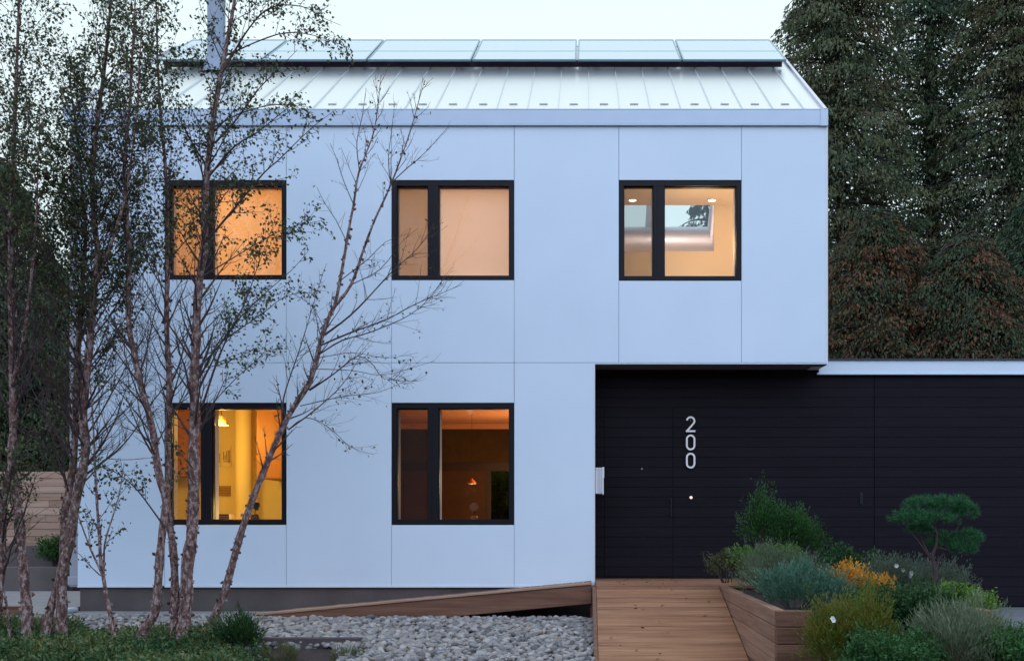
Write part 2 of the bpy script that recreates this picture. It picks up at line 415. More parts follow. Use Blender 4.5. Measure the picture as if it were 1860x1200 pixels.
# rooms -------------------------------------------------------------
def room(x0,x1,y0,y1,z0,z1,wall,floor,ceil=None,skip=()):
    r = MB()
    if 'back' not in skip: r.quad((x0,y1,z0),(x1,y1,z0),(x1,y1,z1),(x0,y1,z1))
    r.quad((x0,y0,z0),(x0,y1,z0),(x0,y1,z1),(x0,y0,z1)); r.quad((x1,y0,z0),(x1,y1,z0),(x1,y1,z1),(x1,y0,z1))
    if 'ceil' not in skip: r.quad((x0,y0,z1),(x1,y0,z1),(x1,y1,z1),(x0,y1,z1),2)
    r.quad((x0,y0,z0),(x1,y0,z0),(x1,y1,z0),(x0,y1,z0),1)
    return r, [wall, floor, ceil or wall]
M_floor = mat('oak_floor', (.25,.14,.07), .5, noise=(3,.7,(.18,.09,.04)), stretch=(1,10,1))
M_amber = mat('amber_plaster', (.86,.66,.42), .9)
M_pinkw = mat('pale_shaft_plaster', (.86,.80,.78), .9)
def lamp(loc, power, col, size=.6, name='room_or_fill_light'):
    l = bpy.data.lights.new(name, 'AREA'); l.energy = power; l.color = col; l.size = size; l.shape = 'DISK'
    o = bpy.data.objects.new(name, l); C.objects.link(o); o.location = loc; return o
def plamp(loc, power, col, r=.12, name='room_or_fill_light'):
    l = bpy.data.lights.new(name, 'POINT'); l.energy = power; l.color = col; l.shadow_soft_size = r
    o = bpy.data.objects.new(name, l); C.objects.link(o); o.location = loc; return o
ZU0, ZU1 = 3.42, 5.92
r, ms = room(-6.6,-3.15,.205,3.2,ZU0,ZU1,M_amber,M_floor); r.build('bedroom_wall', ms, house)
plamp((-4.9,1.7,5.2), 80, (1,.62,.27))
r, ms = room(-3.1,-.45,.205,3.2,ZU0,ZU1,M_wallin,M_floor); r.build('bedroom_wall', ms, house)
plamp((-1.6,1.6,5.0), 46, (1,.60,.28))
# stair hall with skylight
r, ms = room(-.4,2.9,.205,2.1,ZU0,ZU1,mat('sand_plaster', (.84,.72,.54), .9),M_floor,None,('back',))
def q(px,py,Y): return tuple(P(px,py,Y))
oL, oR = XX(1100,2.1), XX(1297,2.1); oB, oT = ZZ(457,2.1), ZU1
r.quad((-.4,2.1,ZU0),(2.9,2.1,ZU0),(2.9,2.1,oB),(-.4,2.1,oB)); r.quad((-.4,2.1,oB),(oL,2.1,oB),(oL,2.1,oT),(-.4,2.1,oT)); r.quad((oR,2.1,oB),(2.9,2.1,oB),(2.9,2.1,oT),(oR,2.1,oT))
r.build('stair_hall_wall', ms, house)
def rearY(py):
    k = (HY-py)/F; return (ZE+SL*2*RIDGE-CZ-D0*k)/(k+SL)
y4 = rearY(412); y3 = rearY(340); z4 = ZZ(412,y4); z3 = ZZ(340,y3)
sx0, sx1 = XX(1100,y4), XX(1285,y4); sm0, sm1 = XX(1172,y4), XX(1196,y4)
sh = MB()
sh.quad((oL,2.1,oB),(oR,2.1,oB),(sx1,y4,z4),(sx0,y4,z4))
sh.quad((oR,2.1,oB),(oR,2.1,oT),(sx1,y3,z3),(sx1,y4,z4))
sh.quad((oL,2.1,oB),(oL,2.1,oT),(sx0,y3,z3),(sx0,y4,z4))
sh.quad((oL,2.1,oT),(oR,2.1,oT),(sx1,y3,z3),(sx0,y3,z3))
sh.quad((sm0,y4,z4),(sm1,y4,z4),(sm1,y3,z3),(sm0,y3,z3))
sh.build('skylight_shaft', M_pinkw, house)
plamp((1.6,1.0,5.0), 29, (1,.62,.31), .2)
plamp(((sx0+sx1)/2,4.0,6.46), 16, (1,.82,.72), .05)  # unseen fill lamp added to brighten the skylight shaft
plamp((2.78,1.6,5.45), 9, (1,.62,.28), .2)  # extra fill added out of view beside the shaft opening to brighten it
M_down = emit_mat('downlight_glow', (1,.78,.50), 9)
M_ringw = mat('downlight_ring', (.8,.7,.6), .5)
for px in (1149, 1293):
    yy = (ZU1-CZ)*F/(HY-363)-D0; cx = XX(px,yy); m = MB()
    m.lathe((cx,yy,ZU1), [(.075,-.004),(.075,-.012),(.055,-.012),(.055,-.002)], 20)
    o = m.build('ceiling_light', M_ringw, house); m = MB(); m.cyl((cx,yy,ZU1-.009),(cx,yy,ZU1-.004),.054,n=20); m.build('bulb', M_down, o)

# kitchen
M_kwall = mat('cream_plaster', (.86,.74,.42), .9); M_cab = mat('orange_wood_cabinet', (.42,.17,.05), .5, noise=(2,.6,(.34,.13,.035)), stretch=(8,8,1))
M_tile = mat('pale_backsplash', (.85,.75,.5), .4)
KZ1 = 3.1
r, ms = room(-6.6,-3.3,.205,3.4,.42,KZ1,M_kwall,M_floor,mat('amber_ceiling', (.8,.5,.2), .9)); r.build('kitchen_wall', ms, house)
m = MB(); m.box(XX(466,2.2),-3.32,2.2,3.38,ZZ(868,2.2),KZ1-.01); m.build('wall_cabinet', M_cab, house, bevel=.004); m = MB(); m.box(XX(425,3.2)-.9,XX(425,3.2)-.5,3.0,3.38,1.9,KZ1-.01)
m.build('wall_cabinet', M_cab, house, bevel=.004)
m = MB(); m.cyl((XX(443,2.9),2.9,.43),(XX(443,2.9),2.9,KZ1-.01),.13,n=32,cap=False); m.build('column', M_kwall, house, smooth=True)
plamp((XX(402,1.6),1.5,ZZ(775,1.5)), 72, (1,.60,.13), .14)
plamp((-4.6,1.1,1.3), 26, (1,.60,.14), .2)
pend = empty('pendant_lamp', (XX(402,1.6),1.6,KZ1), 'small glowing pendant lamp hanging inside the yellow kitchen window', 'lamp')
# dining room
M_dark = mat('dark_panelling', (.06,.033,.018), .7, noise=(2,.5,(.07,.04,.02)), stretch=(6,6,.6)); M_ceilw = mat('cedar_ceiling', (.66,.33,.19), .7, noise=(2,.5,(.62,.27,.13)), stretch=(8,.6,1))
r, ms = room(-3.98,.0,.205,7.58,.42,3.1,M_dark,M_floor,M_ceilw,('back',))
bx0, bx1 = RWX[0][0], RWX[1][1]
r.build('dining_room_wall', ms, house)
rw = MB()
rw.box(bx0,bx1,7.5,7.6,zA-.17,zA); rw.box(XX(784,7.6),XX(796,7.6),7.5,7.6,.42,zA-.17); rw.box(XX(784,7.6),XX(796,7.6),7.5,7.6,zA,zB_)

rw.box(XX(884,7.6),xg0,7.48,7.6,.42,zA-.17); rw.box(xg1,bx1,7.5,7.6,.42,zA-.17)
rw.build('rear_window_frame', mat('dark_mullion', (.03,.015,.015), .5), house)
rw = MB(); rw.box(XX(796,7.6),XX(884,7.6),7.51,7.6,.42,zA-.17); rw.build('rear_panel', mat('brown_panel', (.10,.040,.014), .6, noise=(3,.8,(.06,.024,.010))), house)
M_olive = mat('olive_stone', (.085,.052,.012), .8, noise=(4,.9,(.055,.028,.010)), bump=(9,.8))
for q0, q1 in ((bx0,XX(784,7.6)),(XX(796,7.6),bx1)):
    rw = MB(); rw.box(q0,q1,7.52,7.6,zA,zB_); rw.build('rear_panel', M_olive, house)
rw = MB(); rw.box(bx0,XX(784,7.6),7.51,7.6,.42,zA-.17); rw.build('rear_panel', mat('brown_panel', (.10,.040,.014), .6, noise=(3,.8,(.06,.024,.010))), house)
rw = MB(); rw.box(xg0,xg1,7.55,7.56,.42,zA-.17)
rw.build('rear_pane', glass_mat('amber_tinted_glass', (.85,.62,.34), .0), house)
m = MB(); m.box(-3.97,-.01,6.9,7.0,3.0,3.098); m.build('ceiling_beam', M_ceilw, house)
dl = empty('dining_lamp', (XX(857,5),5,3.1), 'small copper shaded lamp hanging over the table in the dim dining room', 'lamp')
c = P(857,872,5); m = MB(); m.lathe((c.x,c.y,c.z-.06), [(.078,0),(.066,.04),(.02,.08),(.008,.10)], 20); m.build('lamp_shade', mat('copper_shade', (.7,.25,.12), .4, metal=.6), dl, smooth=True)
m = MB(); m.cyl((c.x,c.y,c.z+.08),(c.x,c.y,3.1),.003,n=6); m.build('cord', M_frame, dl)
m = MB(); m.lathe((c.x,c.y,c.z-.05), [(.0,-.02),(.018,-.012),(.02,.008),(.0,.02)], 12); m.build('bulb', emit_mat('warm_bulb', (1,.55,.25), 2.2), dl)
plamp((c.x,c.y,c.z-.2), 16, (1,.5,.2), .1)
plamp((-1.2,5.0,1.9), 95, (1,.52,.22), .15)
# things on the sills and table
def vase(nm, label, cat, px, py0, py1, Y, leafcol, potcol, white=False):
    b = P(px,py1,Y); t_ = P(px,py0,Y); h = t_.z-b.z
    e = empty(nm, (b.x,b.y,b.z), label, cat)
    m = MB(); m.lathe(b, [(0,0),(.045,.0),(.06,.04),(.05,.09),(.03,.1),(.028,.08)], 14); m.build('pot', potcol, e, smooth=True)
    m = MB(); m.cyl((b.x,b.y,b.z+.08),(b.x+.01,b.y,b.z+h*.75),.006,n=5); m.build('stem', leafcol, e)
    m = MB()
    for k in range(26):
        d = Vector((random.gauss(0,1),random.gauss(0,1),random.gauss(0,.6))).normalized()*h*.16; o = Vector((b.x,b.y,b.z+h*.82))+d
        s = h*.09; m.quad(o+Vector((-s,0,-s)),o+Vector((s,.3*s,-s)),o+Vector((s,0,s)),o+Vector((-s,-.3*s,s)))
    m.build('flower_head' if white else 'foliage', leafcol if not white else mat('pale_petals', (.95,.75,.55), .7), e)
M_dkgreen = mat('dark_indoor_leaf', (.03,.035,.012), .6); M_brown = mat('brown_pot', (.12,.05,.03), .5)
vase('potted_plant','small dark potted plant standing inside the yellow kitchen window','potted plant',463,912,946,.45,M_dkgreen,M_brown)
vase('flower_vase','pale flowers in a vase inside the dim dining room window','vase',861,915,948,2.9,M_dkgreen,mat('white_vase',(.75,.55,.35),.4),True)
# table that carries the vase
def table(name, label, px0, px1, pytop, Y, dy, m_):
    a = P(px0,pytop,Y); b = P(px1,pytop,Y); e = empty(name, ((a.x+b.x)/2,Y+dy/2,.42), label, 'table')
    m = MB(); m.box(a.x,b.x,Y,Y+dy,a.z-.04,a.z); m.build('tabletop', m_, e, bevel=.004)
    for xx in (a.x+.05,b.x-.1):
        for yy in (Y+.05,Y+dy-.1):
            m = MB(); m.box(xx,xx+.05,yy,yy+.05,.42,a.z-.04); m.build('leg', m_, e)
table('dining_table','brown wooden dining table inside the dim dining room',800,925,949.5,2.6,1.2,M_brown)
a = P(463,946,.45)
m = MB(); m.box(XX(430,.3),XX(512,.3),.22,.62,a.z-.05,a.z-.001); m.build('counter', M_tile, house)
e = empty('radio', (XX(400,.7),.9,ZZ(944,.8)), 'low dark brown box with a striped front on the kitchen sill', 'box')
a = P(385,933,.75); b = P(416,946,.75)
m = MB(); m.box(a.x,b.x,.75,1.0,b.z,a.z); m.build('body', M_brown, e, bevel=.004)
m = MB()
for k in range(3): m.box(a.x+.01,b.x-.01,.744,.75,b.z+.015+k*.024,b.z+.027+k*.024)
m.build('grille', mat('tan_slat', (.35,.16,.07), .6), e)
m = MB(); m.box(XX(384,.55),XX(424,.55),.55,1.25,b.z-.05,b.z-.001); m.build('counter', M_tile, house)
c = P(402,772,1.6)
m = MB(); m.lathe((c.x,c.y,c.z+.05), [(.10,-.05),(.09,.03),(.03,.09)], 18); m.build('lamp_shade', mat('linen_shade', (.85,.7,.4), .7), pend, smooth=True)
m = MB(); m.cyl((c.x,c.y,c.z+.12),(c.x,c.y,KZ1),.006,n=6); m.build('cord', M_frame, pend)
# framed drawings on the kitchen wall
art = mat('ink_brown', (.16,.07,.02), .7); paper = mat('cream_paper', (.85,.72,.42), .8)
for i,(px,lab) in enumerate(((392,'left of the two small ink drawings on the yellow kitchen wall'),(411,'right of the two small ink drawings on the yellow kitchen wall'))):
    c = P(px,828,3.36); e = empty('drawing', c, lab, 'picture', 'ink drawings on the kitchen wall')
    m = MB(); m.box(c.x-.07,c.x+.07,3.37,3.395,c.z-.17,c.z+.17); m.build('paper', paper, e)
    m = MB()
    for k in range(5):
        x = c.x-.05+.025*k; m.box(x,x+.008,3.362,3.369,c.z-.12+random.uniform(0,.06),c.z+.12-random.uniform(0,.1))
    m.box(c.x-.05,c.x+.05,3.363,3.3685,c.z-.09,c.z-.08); m.build('ink_lines', art, e)
c = P(400,890,3.3); m = MB()
for k in range(6): m.box(c.x-.14,c.x+.14,3.36,3.39,c.z-.08+k*.027,c.z-.063+k*.027)
m.build('wall_vent', mat('tan_vent', (.45,.25,.1), .6), house)

# roof ----------------------------------------------------------------
def slope_box(mb, x0,x1,Ya,Yb,t0,t1,mi=0):
    """slab on the roof slope between plan depths Ya..Yb, from t0 to t1 above the slope (perpendicular)"""
    n = Vector((0,-SL,1)).normalized() if Yb <= RIDGE+1e-6 else Vector((0,SL,1)).normalized()
    def p(x,Y,t): v = Vector((x,Y,ZE+SL*Y if Yb<=RIDGE+1e-6 else ZE+SL*RIDGE-SL*(Y-RIDGE))) + n*t; return tuple(v)
    mb.hexa([p(x0,Ya,t0),p(x1,Ya,t0),p(x1,Yb,t0),p(x0,Yb,t0),p(x0,Ya,t1),p(x1,Ya,t1),p(x1,Yb,t1),p(x0,Yb,t1)], mi)
RX0, RX1 = XX(119), XX(1495)
rf = MB(); slope_box(rf, RX0, RX1, 0, RIDGE, -.12, 0)
ya, yb = y3, y4
slope_box(rf, RX0, sx0-.02, RIDGE, DEP+.1, -.12, 0); slope_box(rf, sx1+.02, RX1, RIDGE, DEP+.1, -.12, 0)
slope_box(rf, sx0-.02, sx1+.02, RIDGE, ya, -.12, 0); slope_box(rf, sx0-.02, sx1+.02, yb+.02, DEP+.1, -.12, 0)
roof = rf.build('roof', M_roof, house)
rb = MB(); x = XX(1461.5); xs_ = []
while x > RX0+.05: xs_.append(x); x -= 56/139
for x in xs_: slope_box(rb, x-.0045, x+.0045, 0.01, RIDGE, .001, .022)
rb.build('standing_seam', M_rib, roof)
M_guard = mat('guard_metal', (.90,.92,.90), .3, metal=.88)
for i, x in enumerate(xs_):
    xm = x - .2
    if xm > RX0+.1: sg = MB(); slope_box(sg, xm-.055, xm+.055, .30, .34, .002, .013); slope_box(sg, xm-.025, xm+.025, .34, .44, .002, .008); sg.build('snow_guard', M_guard, roof)
for ra0, ra1 in ((RX1+.001, XX(1501)), (RX0-.03, RX0-.001)):
    ra = MB(); slope_box(ra, ra0, ra1, -.03, RIDGE, -.16, .035); ra.build('rake_trim', mat('rake_paint', (.80,.74,.77), .45, metal=.1), roof)
ri = MB(); slope_box(ri, RX0, RX1, RIDGE-.14, RIDGE, .032, .045); ri.build('ridge_cap', M_rib, roof)
sk = MB(); slope_box(sk, sx0-.02, sx1+.02, ya, yb+.02, .0, .01); sk.build('skylight', M_glass, roof)
gu = MB(); zt, zb2 = ZZ(201), ZZ(230)
gu.box(XX(119), XX(1502), -.034, -.003, zb2+.022, zt)
gu.box(XX(119), XX(1502), -.039, -.003, zb2+.004, zb2+.020)
gu.box(XX(1489), XX(1503), -.043, .02, zb2-.002, zt+.012)
for px in (424, 628, 830, 1030, 1240, 1352): gu.box(XX(px)-.004, XX(px)+.010, -.0425, -.040, zb2+.003, zb2+.024)
gu.box(XX(119), XX(1489), -.037, .0, zt+.001, zt+.010)
gu.build('gutter', M_metal, house, bevel=.003)
# solar panels
M_cell = mat('solar_glass', (.62,.74,.86), .14, metal=.85, spec=.9)
M_pframe = mat('anodised_frame', (.30,.42,.47), .35, metal=.6)
Ya, Yb2 = 2.27, 3.74
bnd = [1428,1238,1048,858,668,478,288]
pos = ['rightmost','second from the right','third from the right','third from the left','second from the left','leftmost, behind the birch']
for i in range(6):
    x1 = XX(bnd[i], Ya)-.012; x0 = XX(bnd[i+1], Ya)+.012
    m = MB(); f_ = .022
    slope_box(m, x0, x1, Ya, Ya+f_, .125, .155); slope_box(m, x0, x1, Yb2-f_, Yb2, .125, .155)
    slope_box(m, x0, x0+f_, Ya+f_, Yb2-f_, .125, .155); slope_box(m, x1-f_, x1, Ya+f_, Yb2-f_, .125, .155)
    ym = Ya + .60; slope_box(m, x0+f_, x1-f_, ym, ym+.018, .125, .152)
    slope_box(m, x0+f_, x1-f_, Ya+f_, Yb2-f_, .126, .130)
    for xx in (x0+.3, x1-.3):
        slope_box(m, xx-.02, xx+.02, Yb2-.3, Yb2-.2, .0, .125)
    po = m.build('solar_panel', M_pframe, house)
    m = MB(); slope_box(m, x0+f_, x1-f_, Ya+f_, ym, .131, .150); slope_box(m, x0+f_, x1-f_, ym+.018, Yb2-f_, .131, .150)
    m.build('cell_glass', M_cell, po)
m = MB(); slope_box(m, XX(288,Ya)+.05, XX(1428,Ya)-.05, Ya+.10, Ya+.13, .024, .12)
m.build('panel_gap_shade', mat('gap_shade_tone', (.17,.11,.17), .7, spec=.2), house)  # dark strip standing in for the shaded gap below the panels, shade in its colour
# flue
fx0, fx1 = XX(377,2.3), XX(409,2.3); m = MB(); cxm = (fx0+fx1)/2; rr = (fx1-fx0)/2
m.lathe((cxm,2.3,zr(2.3)-.1), [(rr,0),(rr,1.35),(rr*1.02,1.36),(rr*1.02,1.40),(rr,1.41),(rr,2.6),(rr*1.35,2.62),(rr*1.35,2.75),(0,2.95)], 28)
m.lathe((cxm,2.3,zr(2.3)-.1), [(rr*1.6,.02),(rr*1.25,.22),(rr,.26)], 28)
m.build('chimney_flue', mat('flue_metal', (.26,.29,.35), .4, metal=.5, noise=(5,.6,(.3,.33,.38)), stretch=(1,1,.2)), house, smooth=True)

# mailbox on the entry corner
mbx = empty('mailbox', (XX(1088), .12, ZZ(897,.12)), 'small white metal mailbox fixed at the corner beside the black entry wall', 'mailbox')
x0,x1,z0,z1 = XC+.012, XX(1096,.1), ZZ(896,.1), ZZ(850,.1)
m = MB(); m.box(x0,x1-.012,.03,.34,z0,z1-.01); m.build('body', M_white, mbx, bevel=.004)
m = MB(); m.box(x1-.014,x1+.003,.02,.35,z0-.012,z0+.20); m.box(x1-.014,x1+.009,.02,.35,z0+.202,z1+.012); m.box(x0,x1-.014,.02,.35,z1-.008,z1+.004); m.build('lid', M_white, mbx, bevel=.002)
m = MB()
for k in range(3): m.box(x0+.03+.022*k,x0+.036+.022*k,.022,.03,z0+.01,z1-.02)
m.build('ribbing', M_metal, mbx)

# ------------------------------------------------------------------ black clad garage wing
GY = .55
wing = empty('garage', (6, 3, 0), 'low black boarded garage wing with white roof edge and house number 200', 'garage')
M_black = wood_mat('charred_board', [(.0095,.0070,.0098),(.0125,.0092,.0128),(.0160,.0120,.0165)], 'X', .8, .4, .12)
M_black.node_tree.nodes['Principled BSDF'].inputs['Specular IOR Level'].default_value = .16
GT = ZZ(681,GY); GX1 = 9.5
bd = [ ]; dor = []; gar = []
dx0, dx1 = XX(1098,GY), XX(1222,GY); dtop = ZZ(757,GY); gx = XX(1588,GY)
pitch = .135; z = .03
while z < 3.30:
    zt_ = min(z+pitch-.003, 3.30 )
    segs = [(XC-.25, gx-.004, bd), (gx+.004, GX1, gar)]
    if z < dtop: segs = [(XC-.25, dx0-.004, bd), (dx0+.0, dx1-.0, dor), (dx1+.004, gx-.004, bd), (gx+.004, GX1, gar)]
    for a, b, lst in segs:
        zz1 = zt_
        if lst is dor and z < .42: continue
        # upper boards only under the soffit
        if z > GT-.02:
            b = min(b, XR-.02); 
            if a > b: continue
            zz1 = min(zz1, ZS+.0)
        if zz1-z < .01: continue
        j = random.uniform(-.001,.001)
        lst.append((a,b,GY+j,GY+.02,z,zz1))
    z += pitch
boards('cladding', bd, M_black, wing, .003)
dr = boards('entrance_door', dor, M_black, wing, .003)
gd = boards('garage_door', gar, M_black, wing, .003)
m = MB(); m.box(XC-.25, GX1, GY+.022, GY+.12, 0, 3.3); m.box(GX1-.1,GX1,GY,7,0,3.3); m.box(3.2,GX1,6.9,7,0,3.3)
m.build('wall', mat('black_backing', (.010,.008,.011), .8), wing)
m = MB(); hx = XX(1222,GY)-.03; hz = ZZ(938,GY); m.box(hx,hx+.014,GY-.05,GY-.036,hz,hz+.26); m.box(hx,hx+.014,GY-.036,GY,hz+.03,hz+.045); m.box(hx,hx+.014,GY-.036,GY,hz+.215,hz+.23)
m.build('handle', mat('dark_steel', (.045,.045,.05), .35, metal=.8), dr)
c = P(1166,851,GY); m = MB(); m.cyl((c.x,GY-.012,c.z),(c.x,GY+.001,c.z),.012,n=14); m.build('peephole', mat('brushed_steel', (.35,.36,.38), .4, metal=.9), dr)
c = P(1564,905,GY); m = MB(); m.box(c.x-.022,c.x+.022,GY-.012,GY-.003,c.z-.08,c.z+.08); m.build('keypad', mat('black_plastic', (.004,.004,.005), .35), wing, bevel=.004)
# fascia and flat roof
m = MB(); gzt = ZZ(655,GY-.03)
m.box(XR+.004, GX1+.05, GY-.05, GY+.0, GT+.022, gzt); m.box(XR+.004, GX1+.05, GY-.062, GY+.0, GT, GT+.020); m.box(XX(1483,GY), XR+.004, GY-.055, GY-.003, GT+.001, GT+.03)
m.build('fascia', M_panel, wing, bevel=.003)
m = MB(); m.box(XR+.004, GX1+.06, GY-.075, 7.1, gzt+.002, gzt+.022); m.build('roof', mat('dark_roof_edge', (.05,.05,.06), .6), wing)
# numbers 2 0 0
M_num = mat('white_numeral', (.96,.86,.80), .5)
def stroke(mb, pts, w, y0, y1, closed=False):
    n = len(pts); L_ = []; Rr = []
    for i in range(n):
        a = Vector(pts[(i-1)%n] if (closed or i>0) else pts[i]); b = Vector(pts[(i+1)%n] if (closed or i<n-1) else pts[i])
        d = (b-a).normalized(); nn = Vector((-d.y,d.x))
        p = Vector(pts[i]); L_.append(p+nn*w/2); Rr.append(p-nn*w/2)
    k = n if closed else n-1
    for i in range(k):
        j = (i+1)%n
        mb.hexa([(Rr[i].x,y0,Rr[i].y),(Rr[j].x,y0,Rr[j].y),(Rr[j].x,y1,Rr[j].y),(Rr[i].x,y1,Rr[i].y),(L_[i].x,y0,L_[i].y),(L_[j].x,y0,L_[j].y),(L_[j].x,y1,L_[j].y),(L_[i].x,y1,L_[i].y)])
def zero(cx,cz,w,h):
    r = w/2; pts = []
    for k in range(13): t = math.pi*k/12; pts.append((cx+r*math.cos(t), cz+h/2-r+r*math.sin(t)))
    for k in range(13): t = math.pi+math.pi*k/12; pts.append((cx+r*math.cos(t), cz-h/2+r+r*math.sin(t)))
    return pts
def two(cx,cz,w,h):
    r = w/2; pts = []
    for k in range(15): t = math.radians(170-210*k/14); pts.append((cx+r*math.cos(t), cz+h/2-r+r*math.sin(t)))
    pts.append((cx-r*.93, cz-h/2+.004)); return pts
sw_ = 3.3/F*14.94; cw = (17-3.3)/F*14.94; chh = (28.5-3.3)/F*14.94
for i, py in enumerate((770, 803, 836)):
    c = P(1254.5, py, GY-.03); m = MB()
    if i == 0:
        pts = two(c.x,c.z,cw,chh); stroke(m, pts, sw_, GY-.035, GY-.02)
        zb = c.z-chh/2; m.box(c.x-cw/2-sw_/2, c.x+cw/2+sw_/2, GY-.036, GY-.019, zb-sw_/2, zb+sw_/2)
    else: stroke(m, zero(c.x,c.z,cw,chh), sw_, GY-.035, GY-.02, True)
    for dz in (-.05,.05): m.cyl((c.x+(cw/2 if i else 0.0),GY-.02,c.z+dz),(c.x+(cw/2 if i else 0.0),GY,c.z+dz),.004,n=6)
    m.build('house_number', M_num, wing)
c = P(1255,903,GY); m = MB(); m.cyl((c.x,GY-.014,c.z),(c.x,GY+.001,c.z),.034,n=22); bl = m.build('doorbell', mat('dark_bell_plate', (.02,.006,.006), .4), wing)
m = MB(); m.cyl((c.x,GY-.022,c.z),(c.x,GY-.0145,c.z),.019,n=18); m.build('button', emit_mat('bell_glow', (1,.66,.6), 1.5), bl)
# entry soffit faint

# ------------------------------------------------------------------ landing, ramps, planter
M_deck = wood_mat('deck_wood', [(.16,.055,.025),(.315,.135,.058),(.45,.215,.102)], 'X', .75, .5, .22)
M_deckY = wood_mat('timber_wood', [(.14,.055,.030),(.26,.12,.068),(.38,.20,.115)], 'Y', .75, .6)
M_timb = wood_mat('planter_timber', [(.13,.05,.025),(.26,.12,.065),(.40,.21,.12)], 'X', .75, .6)
M_beam = wood_mat('ramp_beam', [(.13,.048,.026),(.21,.092,.052),(.30,.15,.088)], 'X', .75, .4)
LZ = .41; LX0, LX1 = .12, 1.60
deck = empty('entry_deck', (.85,-.3,0), 'reddish wooden entry deck sloping down from the black front door', 'deck')
bs = []; y = GY-.01
while y > -1.15:
    w = .135; bs.append((LX0, LX1+.45, max(y-w+.006,-1.16), y, LZ-.035, LZ)); y -= w
boards('landing_boards', bs, M_deck, deck)
bs = []; y = -1.17; sl_ = .243; w = .128
while y > -5.4:
    za = LZ-.012 - sl_*(-1.17-y); zb_ = za - sl_*w
    y2 = y-w+.009
    xa, xb = LX0, LX1-.004
    bs.append([(xa,y2,zb_-.035),(xb,y2,zb_-.035),(xb,y,za-.035),(xa,y,za-.035),(xa,y2,zb_),(xb,y2,zb_),(xb,y,za),(xa,y,za)])
    y -= w
boards('ramp_boards', bs, M_deck, deck)
m = []
boards('post', [(LX0-.05, LX0-.004, -1.2, -1.12, -.05, LZ+.004)], M_beam, deck); m.append((LX0+.0, LX0+.06, -1.5,-1.43,-.05,LZ-.13))
boards('post', m, M_beam, deck)
boards('side_beam', [[(LX0-.045,-4.6,-.72),(LX0-.003,-4.6,-.72),(LX0-.003,-1.21,.13),(LX0-.045,-1.21,.13),(LX0-.045,-4.6,-.44),(LX0-.003,-4.6,-.44),(LX0-.003,-1.21,LZ-.02),(LX0-.045,-1.21,LZ-.02)]], M_beam, deck)
# side ramp along the facade
sr = empty('side_ramp', (-2,-.55,0), 'long low wooden ramp rising along the foot of the white facade', 'ramp')
xa, xb = XX(470,-1.1), LX0-.055
def rz(x): return .035 + (LZ-.035)*(x-xa)/(xb-xa)
bs = []; x = xa; w = .14
while x < xb-.02:
    x2 = min(x+w-.006, xb); z0, z1 = rz(x), rz(x2)
    bs.append([(x,-1.06,z0-.03),(x2,-1.06,z1-.03),(x2,-.03,z1-.03),(x,-.03,z0-.03),(x,-1.06,z0),(x2,-1.06,z1),(x2,-.03,z1),(x,-.03,z0)]); x += w
boards('ramp_boards', bs, M_deckY, sr)
th = .225
boards('edge_beam', [[(xa,-1.105,rz(xa)-th),(xb,-1.105,rz(xb)-th),(xb,-1.063,rz(xb)-th),(xa,-1.063,rz(xa)-th),(xa,-1.105,rz(xa)+.004),(xb,-1.105,rz(xb)+.004),(xb,-1.063,rz(xb)+.004),(xa,-1.063,rz(xa)+.004)]], M_beam, sr, .006)
boards('cap_rail', [[(xa-.05,-1.125,rz(xa)+.006),(xb,-1.125,rz(xb)+.006),(xb,-1.03,rz(xb)+.006),(xa-.05,-1.03,rz(xa)+.006),(xa-.05,-1.125,rz(xa)+.034),(xb,-1.125,rz(xb)+.034),(xb,-1.03,rz(xb)+.034),(xa-.05,-1.03,rz(xa)+.034)]], wood_mat('cap_wood', [(.24,.12,.07),(.34,.185,.115),(.44,.26,.165)], 'X', .7), sr)
boards('post', [(XX(1072,-.95),XX(1072,-.95)+.09,-1.05,-.96,-.05,rz(xb)-.04)], M_beam, sr)
# planter
PX0, PX1, PY0, PY1 = 1.605, 3.45, -5.1, -1.0
pl = empty('planter', (2.5,-3,-.3), 'raised stacked timber planter between the deck and the driveway', 'planter')
z = -.60; k = 0
wl, wf, wr, wb = [], [], [], []
while z < LZ-.01:
    z1 = min(z+.145, LZ)
    o = .09 if k % 2 else 0
    wl.append((PX0,PX0+.09,PY0+.092,PY1,z,z1-.005)); wf.append((PX0,PX1,PY0,PY0+.09,z,z1-.005)); wr.append((PX1-.09,PX1,PY0+.092,PY1,z,z1-.005)); wb.append((PX0+.092,PX1-.092,PY1-.09,PY1,z,z1-.005))
    z += .145; k += 1
boards('side_timbers', wl+wr, M_deckY, pl, .006); boards('front_timbers', wf, M_timb, pl, .006); boards('back_timbers', wb, M_timb, pl, .006)
m = MB(); n = 8
for i in range(n):
    for j in range(n):
        X0 = PX0+.09+(PX1-PX0-.18)*i/n; X1 = PX0+.09+(PX1-PX0-.18)*(i+1)/n; Y0 = PY0+.09+(PY1-PY0-.18)*j/n; Y1 = PY0+.09+(PY1-PY0-.18)*(j+1)/n
        hz = lambda a,b: .35+.03*math.sin(a*5+b*3)
        m.quad((X0,Y0,hz(X0,Y0)),(X1,Y0,hz(X1,Y0)),(X1,Y1,hz(X1,Y1)),(X0,Y1,hz(X0,Y1)))
m.build('soil', M_soil, pl)
